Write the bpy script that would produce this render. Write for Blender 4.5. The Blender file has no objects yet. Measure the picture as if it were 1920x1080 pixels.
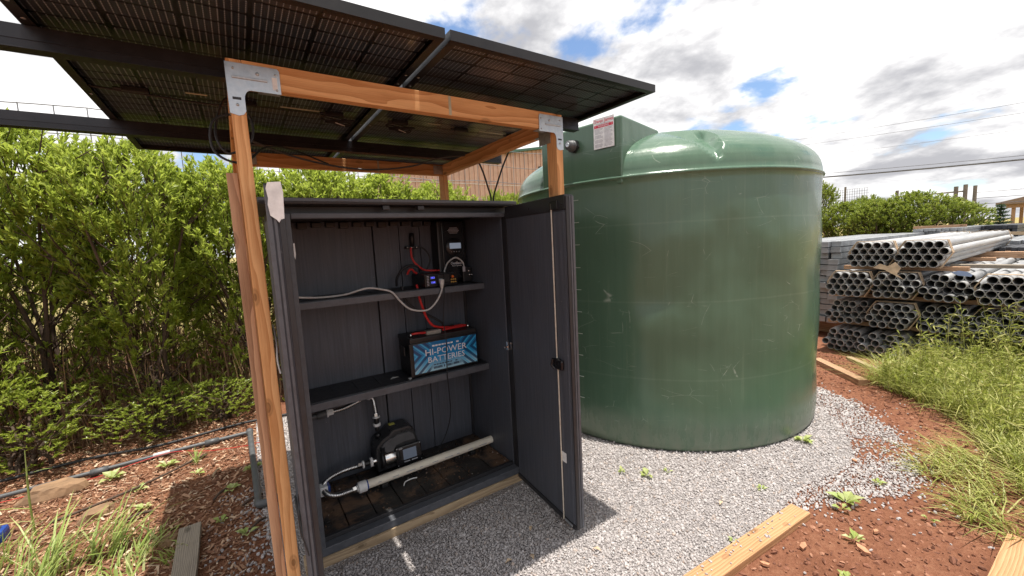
import bpy, bmesh, math, random
import numpy as np
from mathutils import Vector, Matrix, noise
random.seed(7)
RNG = np.random.default_rng(11)
S = bpy.context.scene
COL = S.collection
PI = math.pi

# ------------------------------------------------------------------ camera
F_PX, PITCH, ROLL, YAW, CAM_H = 762.77, 0.10988, -0.05122, 0.58694, 1.61
cam_d = bpy.data.cameras.new('camera'); cam = bpy.data.objects.new('camera', cam_d); COL.objects.link(cam)
cam_d.sensor_width = 36.0; cam_d.lens = 36.0 * F_PX / 1920.0; cam_d.clip_start = 0.02; cam_d.clip_end = 9000
fw = Vector((math.sin(YAW) * math.cos(PITCH), math.cos(YAW) * math.cos(PITCH), -math.sin(PITCH)))
rt = Vector((math.cos(YAW), -math.sin(YAW), 0)); up = rt.cross(fw)
r2 = rt * math.cos(ROLL) + up * math.sin(ROLL); u2 = -rt * math.sin(ROLL) + up * math.cos(ROLL)
cam.matrix_world = Matrix(((r2.x, u2.x, -fw.x, 0), (r2.y, u2.y, -fw.y, 0), (r2.z, u2.z, -fw.z, CAM_H), (0, 0, 0, 1)))
S.camera = cam

# ------------------------------------------------------------------ sky, sun, exposure
SUN = Vector((0.048, -0.0874, 1.0)).normalized()
W = bpy.data.worlds.new('World'); S.world = W; W.use_nodes = True
wn = W.node_tree.nodes; wl = W.node_tree.links
for n_ in list(wn): wn.remove(n_)
def wnode(t, **k):
    n = wn.new(t)
    for a, b in k.items(): setattr(n, a, b)
    return n
def wmath(op, a, b=None, c=None):
    n = wnode('ShaderNodeMath', operation=op)
    for i, v in enumerate((a, b, c)):
        if v is None: continue
        if isinstance(v, (int, float)): n.inputs[i].default_value = v
        else: wl.new(v, n.inputs[i])
    return n.outputs[0]
def wramp(x, p0, p1, c0=(0, 0, 0, 1), c1=(1, 1, 1, 1), mode='EASE'):
    n = wnode('ShaderNodeValToRGB'); n.color_ramp.interpolation = mode
    n.color_ramp.elements[0].position = p0; n.color_ramp.elements[1].position = p1
    n.color_ramp.elements[0].color = c0; n.color_ramp.elements[1].color = c1
    wl.new(x, n.inputs[0]); return n.outputs[0]
tc = wnode('ShaderNodeTexCoord'); sep = wnode('ShaderNodeSeparateXYZ'); wl.new(tc.outputs['Generated'], sep.inputs[0])
zz = wmath('MAXIMUM', sep.outputs[2], 0.0); den = wmath('ADD', zz, 0.30)
cmb = wnode('ShaderNodeCombineXYZ')
wl.new(wmath('DIVIDE', sep.outputs[0], den), cmb.inputs[0]); wl.new(wmath('DIVIDE', sep.outputs[1], den), cmb.inputs[1])
def wnoise(off, scale, detail, rough, dist=0.0):
    m = wnode('ShaderNodeMapping'); m.inputs['Location'].default_value = off; wl.new(cmb.outputs[0], m.inputs[0])
    m.inputs['Rotation'].default_value = (0, 0, 0.5); m.inputs['Scale'].default_value = (1, 0.85, 1)
    n = wnode('ShaderNodeTexNoise'); n.inputs['Scale'].default_value = scale; n.inputs['Detail'].default_value = detail
    n.inputs['Roughness'].default_value = rough; n.inputs['Distortion'].default_value = dist
    wl.new(m.outputs[0], n.inputs['Vector']); return n.outputs['Fac']
SKY_OFF = (3.1, 1.7, 0.0)
n_big = wnoise(SKY_OFF, 2.0, 10.0, 0.55, 0.1)
mask = wramp(n_big, 0.36, 0.44)
shade = wnoise((SKY_OFF[0] + 0.13, SKY_OFF[1] + 0.1, 0.4), 2.6, 9.0, 0.58, 0.1)
ccol = wramp(shade, 0.35, 0.59, (0.42, 0.42, 0.445, 1), (1.0, 0.985, 0.975, 1))
sky = wnode('ShaderNodeTexSky', sky_type='NISHITA', sun_disc=False)
sky.sun_elevation = math.asin(SUN.z); sky.sun_rotation = math.atan2(SUN.x, SUN.y)
sky.altitude = 300; sky.air_density = 1.0; sky.dust_density = 0.7; sky.ozone_density = 3.0
bg1 = wnode('ShaderNodeBackground'); bg1.inputs[1].default_value = 0.085; wl.new(sky.outputs[0], bg1.inputs[0])
bg2 = wnode('ShaderNodeBackground'); bg2.inputs[1].default_value = 0.60; wl.new(ccol, bg2.inputs[0])
mx = wnode('ShaderNodeMixShader'); wl.new(mask, mx.inputs[0]); wl.new(bg1.outputs[0], mx.inputs[1]); wl.new(bg2.outputs[0], mx.inputs[2])
wo = wnode('ShaderNodeOutputWorld'); wl.new(mx.outputs[0], wo.inputs[0])

sun_d = bpy.data.lights.new('sun', 'SUN'); sun = bpy.data.objects.new('sun', sun_d); COL.objects.link(sun)
sun_d.energy = 3.0; sun_d.angle = math.radians(0.53); sun_d.color = (1.0, 0.95, 0.87)
sun.rotation_euler = (-SUN).to_track_quat('-Z', 'Y').to_euler(); sun.location = SUN * 60
S.view_settings.view_transform = 'Standard'; S.view_settings.look = 'None'
S.view_settings.exposure = 1.18; S.view_settings.gamma = 1.0; S.view_settings.use_curve_mapping = False
S.cycles.use_denoising = True
S.cycles.max_bounces = 8; S.cycles.transparent_max_bounces = 8

# ------------------------------------------------------------------ object helpers
WM = {}
def link(o, parent=None, M=None):
    M = M.copy() if M is not None else Matrix.Identity(4)
    COL.objects.link(o); o.matrix_basis = M; WM[o.name] = M
    if parent is not None:
        o.parent = parent; o.matrix_parent_inverse = WM[parent.name].inverted()
    return o
def tag(o, label, cat, group=None, kind=None):
    o['label'] = label; o['category'] = cat
    if group: o['group'] = group
    if kind: o['kind'] = kind
    return o
def thing(name, label, cat, loc=(0, 0, 0), group=None, rz=0.0):
    o = bpy.data.objects.new(name, None); o.empty_display_size = 0.1
    link(o, None, Matrix.Translation(Vector(loc)) @ Matrix.Rotation(rz, 4, 'Z'))
    return tag(o, label, cat, group)
def struct(o, label):
    o['kind'] = 'structure'; o['label'] = label; return o
def stuff(o, label=None, cat=None):
    o['kind'] = 'stuff'
    if label: o['label'] = label
    if cat: o['category'] = cat
    return o
def obj(name, me, mat=None, parent=None, M=None):
    o = bpy.data.objects.new(name, me)
    if mat is not None and len(me.materials) == 0: me.materials.append(mat)
    return link(o, parent, M)
def np_mesh(name, V, F, smooth=False):
    V = np.asarray(V, np.float32); F = np.asarray(F, np.int32); k = F.shape[1]
    me = bpy.data.meshes.new(name)
    me.vertices.add(len(V)); me.vertices.foreach_set('co', V.ravel())
    me.loops.add(F.size); me.loops.foreach_set('vertex_index', F.ravel())
    me.polygons.add(len(F)); me.polygons.foreach_set('loop_start', np.arange(0, F.size, k, dtype=np.int32))
    me.polygons.foreach_set('loop_total', np.full(len(F), k, np.int32))
    me.polygons.foreach_set('use_smooth', np.full(len(F), smooth, bool))
    me.update(calc_edges=True); return me
class MB:
    """collects shapes into one mesh"""
    def __init__(s): s.v = []; s.f = []; s.sm = []
    def add(s, V, Fs, smooth=False):
        b = len(s.v); s.v += [tuple(p) for p in V]
        for f in Fs: s.f.append(tuple(i + b for i in f)); s.sm.append(smooth)
        return s
    def box(s, lo, hi, bev=0.0, M=None):
        bm = bmesh.new(); bmesh.ops.create_cube(bm, size=1.0)
        c = [(a + b) / 2 for a, b in zip(lo, hi)]; d = [max(abs(b - a), 1e-5) for a, b in zip(lo, hi)]
        for v in bm.verts: v.co = Vector((c[0] + v.co.x * d[0], c[1] + v.co.y * d[1], c[2] + v.co.z * d[2]))
        if bev > 0: bmesh.ops.bevel(bm, geom=bm.edges[:], offset=min(bev, min(d) * .45), segments=2, affect='EDGES', profile=0.6)
        if M is not None: bm.transform(M)
        bm.verts.index_update()
        s.add([v.co for v in bm.verts], [[v.index for v in f.verts] for f in bm.faces]); bm.free(); return s
    def tube(s, path, r, n=8, cap=True, smooth=True):
        P = [Vector(p) for p in path]; m = len(P); R = r if isinstance(r, (list, tuple)) else [r] * m
        ref = None; V = []; F = []
        for i in range(m):
            t = (P[min(i + 1, m - 1)] - P[max(i - 1, 0)]).normalized()
            if ref is None: ref = Vector((0, 0, 1)) if abs(t.z) < 0.9 else Vector((1, 0, 0))
            a = t.cross(ref); a = a.normalized() if a.length > 1e-5 else t.orthogonal().normalized()
            b = t.cross(a).normalized(); ref = a.cross(t)
            for k in range(n):
                w = 2 * PI * k / n; V.append(P[i] + (a * math.cos(w) + b * math.sin(w)) * R[i])
        for i in range(m - 1):
            for k in range(n): F.append((i * n + k, i * n + (k + 1) % n, (i + 1) * n + (k + 1) % n, (i + 1) * n + k))
        s.add(V, F, smooth)
        if cap:
            s.add(V[:n], [tuple(reversed(range(n)))]); s.add(V[-n:], [tuple(range(n))])
        return s
    def prism(s, poly, o, ux, uy, depth):
        o, ux, uy = Vector(o), Vector(ux), Vector(uy); nz = ux.cross(uy).normalized() * depth
        A = [o + ux * p[0] + uy * p[1] for p in poly]; n = len(A)
        V = A + [p + nz for p in A]
        s.add(V, [tuple(reversed(range(n))), tuple(range(n, 2 * n))] + [(i, (i + 1) % n, n + (i + 1) % n, n + i) for i in range(n)])
        return s
    def lathe(s, prof, o=(0, 0, 0), ax=(0, 0, 1), n=24, smooth=True):
        o = Vector(o); ax = Vector(ax).normalized(); a = ax.orthogonal().normalized(); b = ax.cross(a)
        V = []; F = []; m = len(prof)
        for (r, h) in prof:
            for k in range(n):
                w = 2 * PI * k / n; V.append(o + ax * h + (a * math.cos(w) + b * math.sin(w)) * r)
        for i in range(m - 1):
            for k in range(n): F.append((i * n + k, i * n + (k + 1) % n, (i + 1) * n + (k + 1) % n, (i + 1) * n + k))
        s.add(V, F, smooth); return s
    def mesh(s, name='mesh'):
        me = bpy.data.meshes.new(name); me.from_pydata([tuple(p) for p in s.v], [], s.f)
        me.polygons.foreach_set('use_smooth', s.sm); me.update()
        bm = bmesh.new(); bm.from_mesh(me); bmesh.ops.recalc_face_normals(bm, faces=bm.faces); bm.to_mesh(me); bm.free()
        return me
    def build(s, name, mat, parent=None, M=None): return obj(name, s.mesh(name), mat, parent, M)
def part(name, lo, hi, mat, parent, bev=0.003): return MB().box(lo, hi, bev).build(name, mat, parent)
def smoothpath(pts, k=6):
    P = [Vector(p) for p in pts]; P = [P[0] * 2 - P[1]] + P + [P[-1] * 2 - P[-2]]; out = []
    for i in range(1, len(P) - 2):
        for j in range(k):
            t = j / k; a, b, c, d = P[i - 1:i + 3]
            out.append(0.5 * ((2 * b) + (c - a) * t + (2 * a - 5 * b + 4 * c - d) * t * t + (3 * b - a - 3 * c + d) * t ** 3))
    out.append(P[-2]); return out
def board(name, lo, hi, axis, mat, parent=None, bev=0.003, M=None):
    """timber: the mesh runs along its own X so that the grain follows it"""
    lo, hi = Vector(lo), Vector(hi); c = (lo + hi) / 2; d = hi - lo
    R = {'X': Matrix.Identity(4), 'Y': Matrix.Rotation(PI / 2, 4, 'Z'), 'Z': Matrix.Rotation(-PI / 2, 4, 'Y')}[axis]
    e = R.inverted().to_3x3() @ d; h = Vector((abs(e.x), abs(e.y), abs(e.z))) / 2
    T = Matrix.Translation(c) @ R
    if M is not None: T = M @ T
    return obj(name, MB().box(-h, h, bev).mesh(name), mat, parent, T)
def text(name, body, size, mat, parent, M, extrude=0.0004, align='CENTER', xs=1.0, shear=0.0):
    cu = bpy.data.curves.new(name, 'FONT'); cu.body = body; cu.size = size; cu.extrude = extrude; cu.align_x = align; cu.align_y = 'CENTER'
    cu.resolution_u = 2; cu.shear = shear
    t = bpy.data.objects.new('tmp', cu); me = bpy.data.meshes.new_from_object(t); bpy.data.objects.remove(t)
    me.transform(Matrix.Diagonal((xs, 1, 1, 1))); me.name = name; me.materials.clear()
    return obj(name, me, mat, parent, M)
def frame_M(o, ux, uy):
    ux = Vector(ux).normalized(); uy = Vector(uy); uz = ux.cross(uy).normalized(); uy = uz.cross(ux)
    o = Vector(o); return Matrix(((ux.x, uy.x, uz.x, o.x), (ux.y, uy.y, uz.y, o.y), (ux.z, uy.z, uz.z, o.z), (0, 0, 0, 1)))

# ------------------------------------------------------------------ material helpers
class NT:
    def __init__(s, name):
        s.m = bpy.data.materials.new(name); s.m.use_nodes = True; s.t = s.m.node_tree; s.n = s.t.nodes; s.l = s.t.links
        s.b = s.n['Principled BSDF']; s.out = s.n['Material Output']
    def new(s, t, **k):
        n = s.n.new(t)
        for a, b in k.items(): setattr(n, a, b)
        return n
    def put(s, sock, v):
        if isinstance(v, (int, float, tuple, list)): sock.default_value = v
        else: s.l.new(v, sock)
    def set(s, **k):
        for a, v in k.items(): s.put(s.b.inputs[a.replace('_', ' ')], v)
        return s
    def co(s, scale=(1, 1, 1), kind='Object', rnd=False, loc=(0, 0, 0)):
        t = s.new('ShaderNodeTexCoord'); m = s.new('ShaderNodeMapping'); s.l.new(t.outputs[kind], m.inputs[0])
        m.inputs['Scale'].default_value = scale; m.inputs['Location'].default_value = loc
        if rnd:
            o = s.new('ShaderNodeObjectInfo'); v = s.new('ShaderNodeVectorMath', operation='SCALE'); v.inputs[0].default_value = (7.3, 3.1, 5.7)
            s.l.new(o.outputs['Random'], v.inputs['Scale']); a = s.new('ShaderNodeVectorMath', operation='ADD')
            s.l.new(t.outputs[kind], a.inputs[0]); s.l.new(v.outputs[0], a.inputs[1]); s.l.new(a.outputs[0], m.inputs[0])
        return m.outputs[0]
    def noise(s, vec, scale=5, detail=4, rough=.5, dist=0, out='Fac'):
        n = s.new('ShaderNodeTexNoise'); n.inputs['Scale'].default_value = scale; n.inputs['Detail'].default_value = detail
        n.inputs['Roughness'].default_value = rough; n.inputs['Distortion'].default_value = dist
        if vec is not None: s.l.new(vec, n.inputs['Vector'])
        return n.outputs[out]
    def voro(s, vec, scale=5, feature='F1', out='Distance', rnd=1.0):
        n = s.new('ShaderNodeTexVoronoi', feature=feature); n.inputs['Scale'].default_value = scale; n.inputs['Randomness'].default_value = rnd
        s.l.new(vec, n.inputs['Vector']); return n.outputs[out]
    def ramp(s, x, stops, mode='LINEAR'):
        n = s.new('ShaderNodeValToRGB'); cr = n.color_ramp; cr.interpolation = mode
        while len(cr.elements) < len(stops): cr.elements.new(0.5)
        for e, (p, c) in zip(cr.elements, stops): e.position = p; e.color = (c if isinstance(c, (tuple, list)) else (c, c, c)) + ((1,) if not isinstance(c, (tuple, list)) or len(c) == 3 else ())
        s.l.new(x, n.inputs[0]); return n.outputs[0]
    def mix(s, f, a, b, bt='MIX'):
        n = s.new('ShaderNodeMix', data_type='RGBA', blend_type=bt); s.put(n.inputs[0], f)
        for i, v in ((6, a), (7, b)): s.put(n.inputs[i], v if not isinstance(v, (tuple, list)) or len(v) == 4 else tuple(v) + (1,))
        return n.outputs[2]
    def math(s, op, a, b=None, clamp=False):
        n = s.new('ShaderNodeMath', operation=op, use_clamp=clamp); s.put(n.inputs[0], a)
        if b is not None: s.put(n.inputs[1], b)
        return n.outputs[0]
    def sep(s, vec):
        n = s.new('ShaderNodeSeparateXYZ'); s.l.new(vec, n.inputs[0]); return n.outputs
    def bump(s, h, strength=.3, dist=.01):
        n = s.new('ShaderNodeBump'); n.inputs['Strength'].default_value = strength; n.inputs['Distance'].default_value = dist
        s.l.new(h, n.inputs['Height']); s.l.new(n.outputs[0], s.b.inputs['Normal']); return s
    def island(s): return s.new('ShaderNodeNewGeometry').outputs['Random Per Island']
def plain(name, c, rough=.5, metal=0.0, var=.15, scale=30, bump=0.0, spec=.5):
    t = NT(name); v = t.co()
    n = t.noise(v, scale, 5, .6)
    lo = tuple(x * (1 - var) for x in c); hi = tuple(min(1, x * (1 + var)) for x in c)
    t.set(Base_Color=t.ramp(n, [(.3, lo), (.7, hi)]), Roughness=t.ramp(n, [(.3, max(0, rough - .07)), (.7, min(1, rough + .07))]), Metallic=metal)
    t.b.inputs['Specular IOR Level'].default_value = spec
    if bump: t.bump(t.noise(v, scale * 2.5, 4, .6), bump, .004)
    return t.m
def wood(name, c_lo, c_hi, grain=1.0, knots=True, rough=.65, grey=0.0):
    t = NT(name); v = t.co((1, 1, 1), rnd=True)
    warp = t.noise(t.co((1.1, 6, 6), rnd=True), 1.5, 2, .5, 0, 'Color')
    add = t.new('ShaderNodeVectorMath', operation='MULTIPLY_ADD'); t.l.new(warp, add.inputs[0]); add.inputs[1].default_value = (.0, .05, .05); t.l.new(v, add.inputs[2])
    mp = t.new('ShaderNodeMapping'); mp.inputs['Scale'].default_value = (.35, 1, .8); mp.inputs['Rotation'].default_value = (.5, 0, .0); t.l.new(add.outputs[0], mp.inputs[0])
    w = t.new('ShaderNodeTexWave', wave_type='BANDS', bands_direction='Y', wave_profile='SAW'); w.inputs['Scale'].default_value = 26 * grain; w.inputs['Distortion'].default_value = 1.6
    w.inputs['Detail'].default_value = 2; w.inputs['Detail Scale'].default_value = .6; t.l.new(mp.outputs[0], w.inputs['Vector'])
    fine = t.noise(t.co((6, 260, 260), rnd=True), 1.5, 3, .7)
    big = t.noise(t.co((1.2, 5, 5), rnd=True), 1.5, 3, .5)
    g = t.math('ADD', t.math('MULTIPLY', w.outputs['Fac'], -.30), t.math('ADD', t.math('MULTIPLY', fine, .45), t.math('ADD', t.math('MULTIPLY', big, .30), .28)))
    mid = tuple((a + b) / 2 for a, b in zip(c_lo, c_hi))
    colr = t.ramp(g, [(.26, c_lo), (.46, mid), (.66, c_hi)])
    if knots:
        kd = t.voro(t.co((5, 11, 11), rnd=True), 1.0)
        km = t.ramp(kd, [(.05, .7), (.09, 1.0), (.11, .35), (.15, .5), (.19, 0.0)])
        colr = t.mix(t.math('MULTIPLY', km, .75), colr, tuple(x * .28 for x in c_lo))
    dirt = t.ramp(t.noise(t.co((4, 9, 9), rnd=True), 2.4, 5, .65), [(.56, 0.0), (.74, 1.0)])
    colr = t.mix(t.math('MULTIPLY', dirt, .14), colr, tuple(x * .42 for x in mid))
    t.set(Base_Color=colr, Roughness=rough); t.b.inputs['Specular IOR Level'].default_value = .25
    t.bump(g, .35, .003); return t.m

M_wood = wood('timber_orange', (.47, .195, .062), (.80, .46, .21))
M_wood2 = wood('timber_weathered', (.24, .135, .078), (.54, .34, .21), rough=.75)
M_greywood = wood('timber_grey', (.13, .105, .08), (.34, .29, .23), 1.6, rough=.85)
M_sill = wood('timber_sill', (.22, .15, .09), (.48, .36, .23), 1.2, rough=.8)
M_orangeboard = wood('timber_kerb', (.30, .145, .062), (.54, .31, .16), 1.0, rough=.8)
def plastic_mat():
    t = NT('cabinet_resin'); v = t.co((55, 55, 1.6))
    g = t.noise(v, 1.6, 5, .65, .35); d = t.ramp(t.noise(t.co((3, 3, 2)), 3, 5, .65), [(.45, 0.0), (.75, 1.0)])
    base = t.ramp(g, [(.3, (.056, .062, .077)), (.7, (.098, .106, .130))])
    sp = t.ramp(t.noise(t.co(), 95, 2, .5), [(.70, 0.0), (.75, 1.0)])
    base = t.mix(t.math('MULTIPLY', d, .35), base, (.085, .078, .075))
    base = t.mix(t.math('MULTIPLY', sp, .35), base, (.30, .30, .31))
    t.set(Base_Color=base, Roughness=.52); t.bump(g, .4, .004); return t.m
M_cab = plastic_mat()
M_cabdark = plain('cabinet_black', (.024, .024, .027), .45, bump=.1)
M_cabtrim = plain('cabinet_trim', (.088, .093, .106), .42, var=.2, bump=.08)
def floor_mat():
    t = NT('cabinet_floor'); v = t.co()
    n = t.ramp(t.noise(v, 4.2, 8, .68, .5), [(.50, 0.0), (.60, 1.0)])
    n2 = t.noise(v, 26, 6, .7)
    base = t.ramp(n2, [(.3, (.012, .011, .011)), (.7, (.040, .036, .034))])
    base = t.mix(t.math('MULTIPLY', n, .8), base, t.ramp(n2, [(.3, (.09, .048, .026)), (.75, (.27, .16, .095))]))
    t.set(Base_Color=base, Roughness=t.ramp(n2, [(.3, .28), (.7, .7)])); t.bump(n2, .6, .006); return t.m
M_floor = floor_mat()
M_galv = plain('galvanised_steel', (.50, .53, .55), .42, .75, .18, 60)
M_steelwhite = plain('galvanised_bracket', (.50, .54, .57), .38, .75, .14, 40)
M_chrome = plain('stainless', (.72, .71, .69), .2, 1.0, .06, 40)
M_rod = plain('pale_rod', (.62, .57, .48), .4, .2)
M_black = plain('black_plastic', (.012, .012, .013), .42)
M_blackgloss = plain('black_gloss', (.012, .012, .014), .22)
M_rail = plain('rail_anodised', (.022, .022, .026), .34, .35, .25, 20)
M_frame = plain('panel_frame', (.020, .019, .019), .38, .3, .2, 14)
M_white = plain('white_paint', (.78, .78, .77), .6)
M_pvc = plain('pvc_cream', (.78, .72, .60), .45, var=.1, scale=12)
M_greypvc = plain('pvc_grey', (.085, .088, .092), .5, var=.2, scale=18)
def pipe_mat():
    t = NT('pipe_steel'); o = t.new('ShaderNodeObjectInfo'); n = t.noise(t.co((1, 12, 12), rnd=True), 3, 5, .65)
    c = t.ramp(o.outputs['Random'], [(0, (.26, .265, .27)), (.5, (.42, .425, .425)), (1, (.55, .545, .53))])
    ru = t.ramp(t.noise(t.co((2, 9, 9), rnd=True), 2.2, 6, .7), [(.58, 0.0), (.70, 1.0)])
    c = t.mix(t.math('MULTIPLY', ru, .55), c, (.27, .16, .10)); c = t.mix(.4, c, t.ramp(n, [(.3, .2), (.7, .6)]))
    t.set(Base_Color=c, Roughness=t.ramp(n, [(.3, .38), (.7, .65)]), Metallic=.4); return t.m
M_pipe = pipe_mat()
M_pipein = plain('pipe_inside', (.05, .048, .045), .8)
M_red = plain('red_wire', (.55, .022, .02), .45)
M_cord = plain('grey_cord', (.50, .49, .47), .5)
M_bluec = plain('blue_plastic', (.02, .06, .28), .4)
M_tan = plain('strap_tan', (.48, .36, .24), .75, var=.3, scale=12)
M_text = plain('print_white', (.75, .75, .76), .6)
M_redp = plain('print_red', (.62, .02, .06), .5)
M_greyp = plain('print_grey', (.42, .42, .45), .6)
M_darkp = plain('print_dark', (.03, .06, .11), .5)
M_yellow = plain('label_yellow', (.55, .52, .10), .5)
M_cream = plain('label_cream', (.46, .45, .33), .6)
M_brass = plain('brass', (.62, .40, .10), .35, .8)
def emis(name, c, e):
    t = NT(name); t.set(Base_Color=c + (1,), Roughness=.2, Emission_Color=c + (1,), Emission_Strength=e); return t.m
M_lcd = emis('lcd_grey', (.17, .20, .25), .35)
M_lcdblue = emis('led_blue', (.10, .10, .85), 1.4)
M_screen = emis('pump_screen', (.12, .15, .20), .10)
def tank_mat():
    t = NT('tank_green'); v = t.co(); z = t.sep(v)[2]
    n1 = t.noise(t.co((1, 1, .3)), 1.3, 3, .5); n2 = t.noise(v, 60, 5, .7); n3 = t.noise(t.co((9, 9, .35)), 2, 5, .65)
    base = t.ramp(t.math('ADD', t.math('MULTIPLY', n1, .55), t.math('MULTIPLY', n3, .45)), [(.34, (.072, .138, .090)), (.66, (.096, .168, .112))])
    foot = t.math('MULTIPLY', t.ramp(z, [(.02, 1.0), (.34, 0.0)]), t.ramp(t.noise(t.co((5, 5, 2)), 3, 7, .72), [(.35, .2), (.7, 1.0)]))
    base = t.mix(t.math('MULTIPLY', foot, .5), base, (.30, .27, .22))
    mould = t.ramp(t.math('FRACT', t.math('ADD', t.math('MULTIPLY', z, 1.75), t.math('MULTIPLY', n1, .05))), [(.0, 1.0), (.016, 0.0), (.984, 0.0), (1.0, 1.0)])
    base = t.mix(t.math('MULTIPLY', t.math('MULTIPLY', mould, n3), .30), base, (.24, .31, .24))
    streak = t.ramp(t.noise(t.co((26, 26, .45)), 1.5, 5, .7), [(.58, 0.0), (.74, 1.0)])
    base = t.mix(t.math('MULTIPLY', streak, .22), base, (.22, .28, .20))
    scr = None
    for (sc_, loc, th, kp) in (((1.0, 1.0, 2.6), (0, 0, 0), .0045, .57), ((2.2, 2.2, .9), (3, 1, 2), .006, .60), ((1.2, 1.2, 5.0), (7, 2, 5), .005, .58)):
        w = t.new('ShaderNodeVectorMath', operation='MULTIPLY_ADD'); t.l.new(t.noise(v, 1.1, 2, .5, 0, 'Color'), w.inputs[0]); w.inputs[1].default_value = (.8, .8, .8); t.l.new(t.co(sc_, loc=loc), w.inputs[2])
        e = t.ramp(t.voro(w.outputs[0], 2.6, 'DISTANCE_TO_EDGE'), [(.0, 1.0), (th, 0.0)])
        k = t.ramp(t.noise(t.co(loc=loc), 3.4, 4, .65), [(kp, 0.0), (kp + .05, 1.0)])
        q = t.math('MULTIPLY', e, k); scr = q if scr is None else t.math('MAXIMUM', scr, q)
    base = t.mix(t.math('MULTIPLY', scr, .6), base, (.46, .52, .45))
    spk = t.ramp(n2, [(.70, 0.0), (.76, 1.0)])
    base = t.mix(t.math('MULTIPLY', spk, .22), base, (.36, .38, .32))
    t.set(Base_Color=base, Roughness=t.ramp(t.math('ADD', t.math('MULTIPLY', n3, .6), t.math('MULTIPLY', foot, .5)), [(.2, .20), (.7, .36)]))
    t.bump(t.math('ADD', t.noise(t.co((1, 1, .6)), 3.0, 2, .5), t.math('ADD', t.math('MULTIPLY', n2, .012), t.math('MULTIPLY', n3, .06))), .13, .12)
    return t.m
M_tank = tank_mat()
M_tankmark = plain('tank_mark', (.40, .46, .40), .5)
def gravel_mat(name, island):
    t = NT(name)
    r = t.island() if island else t.voro(t.co(kind='Object'), 62, 'F1', 'Color')
    if not island: r = t.sep(r)[0]
    c = t.ramp(r, [(.0, (.28, .25, .24)), (.3, (.39, .352, .342)), (.62, (.46, .424, .413)), (.9, (.53, .50, .49)), (1.0, (.40, .29, .22))])
    if not island:
        e = t.voro(t.co(kind='Object'), 62, 'DISTANCE_TO_EDGE')
        c = t.mix(t.ramp(e, [(.0, .6), (.16, 0.0)]), c, (.17, .14, .125)); t.bump(t.ramp(e, [(0, 0.0), (.3, 1.0)]), .9, .012)
    n = t.noise(t.co(), 240, 3, .6)
    t.set(Base_Color=t.mix(.35, c, t.ramp(n, [(.3, (.25, .23, .22)), (.7, (.62, .58, .565))]), 'MIX'), Roughness=.85); t.b.inputs['Specular IOR Level'].default_value = .25
    return t.m
M_gravel = gravel_mat('gravel_sheet', False); M_stone = gravel_mat('gravel_stone', True)
def ground_mat():
    t = NT('earth'); v = t.co(kind='Object'); x, y, z = t.sep(v)
    n = t.noise(v, 2.2, 8, .65); f = t.noise(v, 38, 8, .7); vv = t.voro(v, 90)
    soil = t.ramp(t.math('ADD', t.math('MULTIPLY', n, .5), t.math('MULTIPLY', f, .5)), [(.32, (.135, .056, .032)), (.5, (.235, .10, .058)), (.68, (.35, .175, .105))])
    mulch = t.ramp(f, [(.3, (.14, .058, .032)), (.55, (.27, .125, .07)), (.75, (.42, .24, .15))])
    left = t.math('MULTIPLY', t.ramp(t.math('ADD', t.math('MULTIPLY', x, -.5), t.math('MULTIPLY', n, .5)), [(.1, 0.0), (.45, 1.0)]), 1.0)
    near = t.mix(left, soil, mulch)
    grass = t.ramp(t.noise(v, 6, 8, .75), [(.3, (.16, .13, .045)), (.55, (.33, .27, .11)), (.75, (.50, .40, .22))])
    fary = t.ramp(t.math('ADD', t.math('MULTIPLY', y, .1), t.math('MULTIPLY', n, .12)), [(.92, 0.0), (1.05, 1.0)])
    farx = t.ramp(t.math('ADD', t.math('MULTIPLY', x, .05), t.math('MULTIPLY', n, .1)), [(.60, 0.0), (.72, 1.0)])
    c = t.mix(t.math('MAXIMUM', fary, farx), near, grass)
    t.set(Base_Color=c, Roughness=.95); t.b.inputs['Specular IOR Level'].default_value = .1
    t.bump(t.math('ADD', f, t.math('MULTIPLY', vv, .4)), .8, .03); return t.m
M_ground = ground_mat()
def leaf_mat(name, stops, transl=.35, rough=.38):
    t = NT(name); r = t.island(); n = t.noise(t.co(), 1.4, 3, .6)
    c = t.ramp(t.math('ADD', t.math('MULTIPLY', r, .62), t.math('MULTIPLY', n, .40)), stops)
    t.set(Base_Color=c, Roughness=rough); t.b.inputs['Specular IOR Level'].default_value = .45
    tr = t.new('ShaderNodeBsdfTranslucent'); t.l.new(t.mix(.5, c, (.46, .56, .09), 'MIX'), tr.inputs[0])
    mx = t.new('ShaderNodeMixShader'); mx.inputs[0].default_value = transl
    t.l.new(t.b.outputs[0], mx.inputs[1]); t.l.new(tr.outputs[0], mx.inputs[2]); t.l.new(mx.outputs[0], t.out.inputs[0]); return t.m
M_leaf = leaf_mat('hedge_leaf', [(.15, (.24, .16, .06)), (.2, (.15, .20, .026)), (.45, (.27, .345, .042)), (.7, (.41, .475, .08)), (.95, (.56, .60, .18))], .58, .32)
M_leaf2 = leaf_mat('far_leaf', [(.15, (.08, .12, .018)), (.45, (.18, .24, .03)), (.7, (.29, .34, .05)), (.95, (.42, .40, .10))])
M_pine = leaf_mat('pine_needle', [(.2, (.018, .045, .03)), (.8, (.05, .09, .055))], .1, .6)
M_grass = leaf_mat('weed_blade', [(.1, (.14, .17, .03)), (.4, (.31, .34, .07)), (.7, (.46, .45, .15)), (.95, (.60, .51, .29))], .35, .5)
M_grassL = leaf_mat('tall_blade', [(.1, (.18, .27, .05)), (.5, (.36, .45, .12)), (.95, (.58, .58, .30))], .35, .45)
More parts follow.
